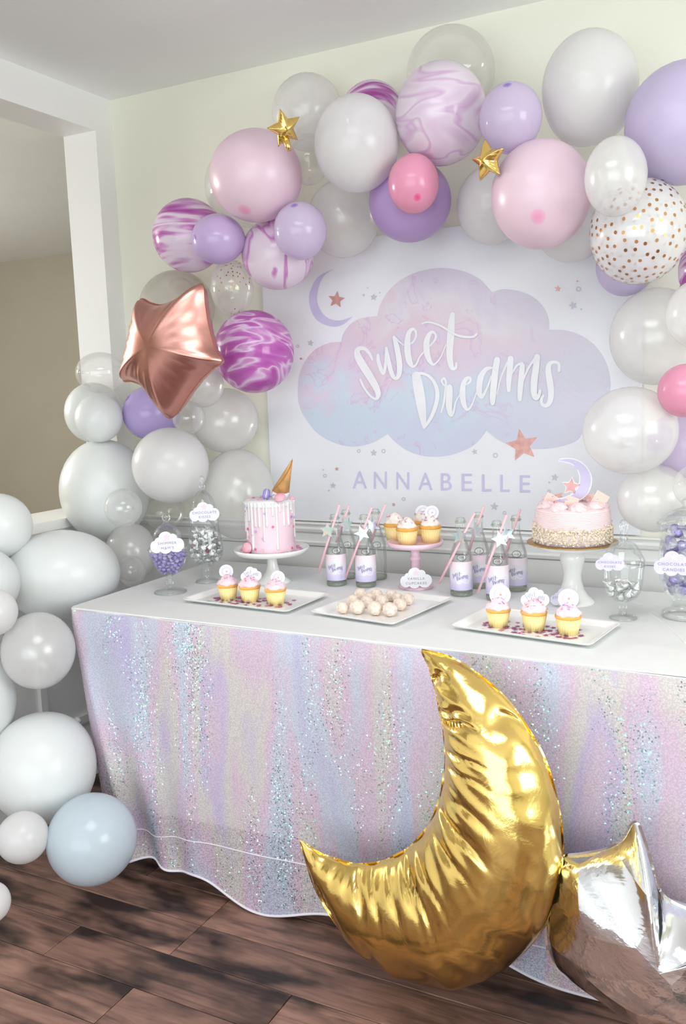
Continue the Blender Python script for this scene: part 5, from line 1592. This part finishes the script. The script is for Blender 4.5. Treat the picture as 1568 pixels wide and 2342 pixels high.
# ---- sugared dough balls
M_BALL = pbr('nutty_dough_ball', srgb(232, 214, 200), .75, noise=(130, .16), bump=(160, .5))
M_SUGAR = pbr('toasted_patch', srgb(226, 192, 158), .7, noise=(90, .2))
zoomb = [(240, 828, 44), (342, 833, 54), (457, 840, 52), (556, 848, 52), (313, 778, 42), (402, 788, 44), (503, 786, 46), (622, 808, 46), (676, 772, 44), (362, 735, 42), (465, 738, 42), (562, 745, 42), (425, 765, 40), (610, 760, 38)]
ball_lab = ['leftmost dough ball of the front row', 'second dough ball of the front row', 'third dough ball of the front row', 'rightmost dough ball of the front row', 'leftmost dough ball of the middle row', 'second dough ball of the middle row',
            'third dough ball of the middle row', 'rightmost dough ball of the middle row, beside the front one', 'dough ball lying apart at the far right of the platter', 'leftmost dough ball of the back row', 'middle dough ball of the back row', 'rightmost dough ball of the back row',
            'dough ball hidden in the middle of the pile', 'small dough ball behind the right end of the pile']
rg = random.Random(9)
for (zx, zy, zr), lab in zip(zoomb, ball_lab):
    px, py, r_px = 700 + zx * .3444, 1120 + zy * .3444, zr * .3444
    c, s = base(px, py, r_px * .6, zp)
    R_ = r_px * s * .98
    ph = [rg.uniform(0, 6) for _ in range(3)]
    V, Fc = sphere(R_, 20, 14, .93)
    V = [(x * (1 + .03 * math.sin(x / R_ * 6 + ph[0]) + .03 * math.sin(z / R_ * 7 + ph[1])), y * (1 + .04 * math.sin(y / R_ * 5 + ph[2])), z + R_ * .93) for x, y, z in V]
    o = obj('dough_ball', (V, Fc), M_BALL, None, loc=c, label='sugared nutty ' + lab, cat='sweet', group='dough balls on the centre platter')
    a = rg.uniform(-2.6, .2); nr = Vector((math.cos(a), math.sin(a), rg.uniform(-.75, -.3))).normalized()
    if rg.random() < .45: continue
    obj('toasted_patch', xf(prism([(R_ * .42 * math.cos(q) * rg.uniform(.5, 1.2), R_ * .2 * math.sin(q) * rg.uniform(.4, 1.3)) for q in [2 * PI * k_ / 9 for k_ in range(9)]], (0, 0, 0), (1, 0, 0), (0, 1, 0), .003),
                           Matrix.Translation(Vector((0, 0, R_ * .93)) + nr * R_ * .93) @ mat_basis(nr).to_4x4()), M_SUGAR, o, smooth=False)

# ---- bottles with paper straws and holographic stars
def label_mat():
    t = NT('pastel_bottle_label'); b = t.n('ShaderNodeBsdfPrincipled'); t.put(b, Roughness=.45)
    tc = t.n('ShaderNodeTexCoord'); sp = t.n('ShaderNodeSeparateXYZ'); t.l(tc.outputs['Object'], sp.inputs[0])
    nz = t.put(t.n('ShaderNodeTexNoise'), Scale=45., Detail=3.); t.l(tc.outputs['Object'], nz.inputs['Vector'])
    ad = t.n('ShaderNodeMath', operation='MULTIPLY_ADD'); ad.inputs[1].default_value = .03; t.l(nz.outputs[0], ad.inputs[0]); t.l(sp.outputs['Z'], ad.inputs[2])
    mr = t.n('ShaderNodeMapRange'); mr.inputs[1].default_value = .035; mr.inputs[2].default_value = .115; t.l(ad.outputs[0], mr.inputs[0])
    t.l(t.ramp(mr.outputs[0], [(.0, srgb(206, 200, 232)), (.3, srgb(222, 214, 238)), (.55, srgb(236, 232, 242)), (.85, srgb(240, 222, 232)), (1., srgb(240, 216, 228))]), b.inputs['Base Color'])
    t.l(b.outputs[0], t.out.inputs[0]); return t.m


def holo_mat():
    t = NT('holographic_foil'); b = t.n('ShaderNodeBsdfPrincipled'); t.put(b, Metallic=.85, Roughness=.2)
    tc = t.n('ShaderNodeTexCoord'); wv = t.put(t.n('ShaderNodeTexNoise'), Scale=38., Detail=1.)
    mp = t.n('ShaderNodeMapping'); mp.inputs['Scale'].default_value = (1.6, .5, .5); mp.inputs['Rotation'].default_value = (0, .6, 0); t.l(tc.outputs['Object'], mp.inputs[0]); t.l(mp.outputs[0], wv.inputs['Vector'])
    t.l(t.ramp(wv.outputs[0], [(.3, srgb(200, 214, 232)), (.42, srgb(226, 226, 238)), (.5, srgb(184, 232, 226)), (.58, srgb(232, 222, 236)), (.66, srgb(238, 226, 206)), (.75, srgb(206, 206, 240))]), b.inputs['Base Color'])
    t.l(b.outputs[0], t.out.inputs[0]); return t.m


M_LABEL = label_mat(); M_HOLO = holo_mat()
M_STRAW = pbr('pink_paper_straw', srgb(246, 196, 206), .6, noise=(60, .05))
M_EMB = pbr('dark_print', srgb(78, 74, 86), .5)
BP = [(0, 0), (23, 0), (25, 3), (25.5, 10), (25.5, 84), (24, 92), (20, 104), (15, 118), (11.5, 130), (10, 140), (9.5, 156), (10.5, 160), (11.2, 163), (11.2, 167), (10, 171), (8.6, 172)]
bottles = [(795, 1327, 1172, 0, 'plain back bottle of the left group, second from the left'), (862, 1329, 1170, 0, 'plain back bottle of the left group, rightmost'),
           (770, 1343, 1182, 1, 'front bottle of the left group, leftmost, with a cloud label'), (837, 1346, 1183, 1, 'front bottle of the left group with a cloud label and a silver star'),
           (1095, 1348, 1178, 1, 'back bottle of the right group behind the leftmost one'), (1180, 1355, 1185, 1, 'back bottle of the right group, rightmost'),
           (1055, 1366, 1190, 1, 'front bottle of the right group, leftmost, with a mint star'), (1137, 1376, 1197, 1, 'front bottle of the right group behind the round cupcake topper')]
BY = []
for px, bt, tp_, lab, name in bottles:
    c, s = base(px, bt, 24); BY.append(c[1] - 26 * s - .005); k_ = (bt - 3 - tp_) / 172.0
    pr_ = [(r * s * k_, h * s * k_ * HF) for r, h in BP]
    t = thing('glass_bottle', c, 'clear glass ' + name, 'bottle', 'glass soda bottles')
    obj('glass_body', lathe(pr_[2:], 40), M_BOTTLE, t)
    obj('thick_base', lathe([(.0002, .0008), (pr_[1][0], .0008), (pr_[2][0] * .995, pr_[2][1]), (pr_[3][0] * .985, pr_[3][1] * .9), (pr_[3][0] * .6, pr_[3][1] * .7), (.0002, pr_[3][1] * .6)], 40), M_BBASE, t)
    lp = pr_[12]; obj('lip', tube([(lp[0] * math.cos(2 * PI * q / 24), lp[0] * math.sin(2 * PI * q / 24), lp[1]) for q in range(24)], .0026, 6, True), M_BBASE, t)
    u_, v_, n_ = facing(c); fa = math.atan2(n_.y, n_.x) - .10
    R_ = pr_[4][0] + .0006
    unit = s * k_

    def wrap(a, z, d=0.): return ((R_ + d) * math.cos(fa + a), (R_ + d) * math.sin(fa + a), z)
    z0, z1 = 15 * unit * HF, 78 * unit * HF
    if lab:
        V, Fc = [], []
        for i in range(41):
            a = -1.9 + 3.8 * i / 40
            V += [wrap(a, z0), wrap(a, z1)]
        for i in range(40): Fc.append((2 * i, 2 * i + 2, 2 * i + 3, 2 * i + 1))
        lb = obj('paper_label', (V, Fc), M_LABEL, t)
        W = 48 * unit
        V = [wrap(x * W / R_, (z0 + z1) / 2 + y_ * W * 1.25, .0004) for x, y_ in cloud_unit]
        cen = wrap(0, (z0 + z1) / 2, .0004); m_ = len(V)
        obj('cloud_print', (V + [cen], [(i, (i + 1) % m_, m_) for i in range(m_)]), M_CARD, lb, smooth=False)
        V, Fc = [], []
        for ch, st in SCRIPT.items():
            vf = brush(st, lambda x, y_: wrap((x - 850) / 1150 * W / R_, (z0 + z1) / 2 - (y_ - 600) / 1150 * W, .0009), 3, None, .72); V, Fc = join((V, Fc), vf)
        obj('lettering', (V, Fc), M_TXTP, lb, smooth=False)
    # oval mark printed on the shoulder
    zc_ = 88 * unit * HF
    rr_ = pr_[5][0]
    pts = []
    for q in range(28):
        a = 2 * PI * q / 28; zz = zc_ + 7.5 * unit * math.sin(a); rloc = R_ if zz < 84 * unit * HF else R_ - (zz - 84 * unit * HF) * .30
        an = fa + .15 + 10.5 * unit * math.cos(a) / R_
        pts.append((rloc * 1.01 * math.cos(an), rloc * 1.01 * math.sin(an), zz))
    mk = obj('oval_mark', tube(pts, .0007, 5, True), M_EMB, t)
    for da in (-3.6, 0, 3.6):
        an = fa + .15 + da * unit / R_; rloc = R_ - .0012
        obj('mark_dot', move(sphere(.0012, 8, 6), (rloc * 1.01 * math.cos(an), rloc * 1.01 * math.sin(an), zc_)), M_EMB, mk)

straws = [((798, 1156), (768, 1240), (791, 1201), -.235, .3, 'pink straw in the back left bottle'), ((881, 1153), (848, 1240), (851, 1203), -.235, .8, 'pink straw in the rightmost bottle of the left group'),
          ((776, 1154), (727, 1311), (748, 1213), -.37, .1, 'pink straw with a star on the leftmost bottle'), ((850, 1160), (790, 1321), (828, 1220), -.37, .5, 'pink straw with a silver star crossing the second front bottle'),
          ((1106, 1158), (1072, 1258), (1088, 1214), -.25, .2, 'pink straw in the back bottle left in the right group'), ((1189, 1165), (1150, 1280), (1160, 1222), -.25, .6, 'pink straw in the rightmost bottle of the right group'),
          ((1085, 1173), (1003, 1335), (1050, 1226), -.39, .15, 'pink straw with a mint star, leftmost of the right group'), ((1158, 1178), (1092, 1356), (1143, 1234), -.41, .4, 'pink straw with a star on the front right bottle')]
for (a, b, st, y, rot, lab), yy in zip(straws, BY):
    A_, B_ = Vector(P(*a, yy)), Vector(P(*b, yy)); C_ = Vector(P(*st, yy - .012))
    t = thing('paper_straw', B_, lab, 'straw', 'paper straws on the bottles')
    obj('straw_tube', tube([(0, 0, 0), A_ - B_], .0034, 10), M_STRAW, t)
    u_, v_, n_ = facing(C_, .25 - rot * .6)
    obj('foil_star', prism(star_pts(.024, .46, 5, 1.4 + rot), C_ - B_, u_, v_, .0008), M_HOLO, t, smooth=False)
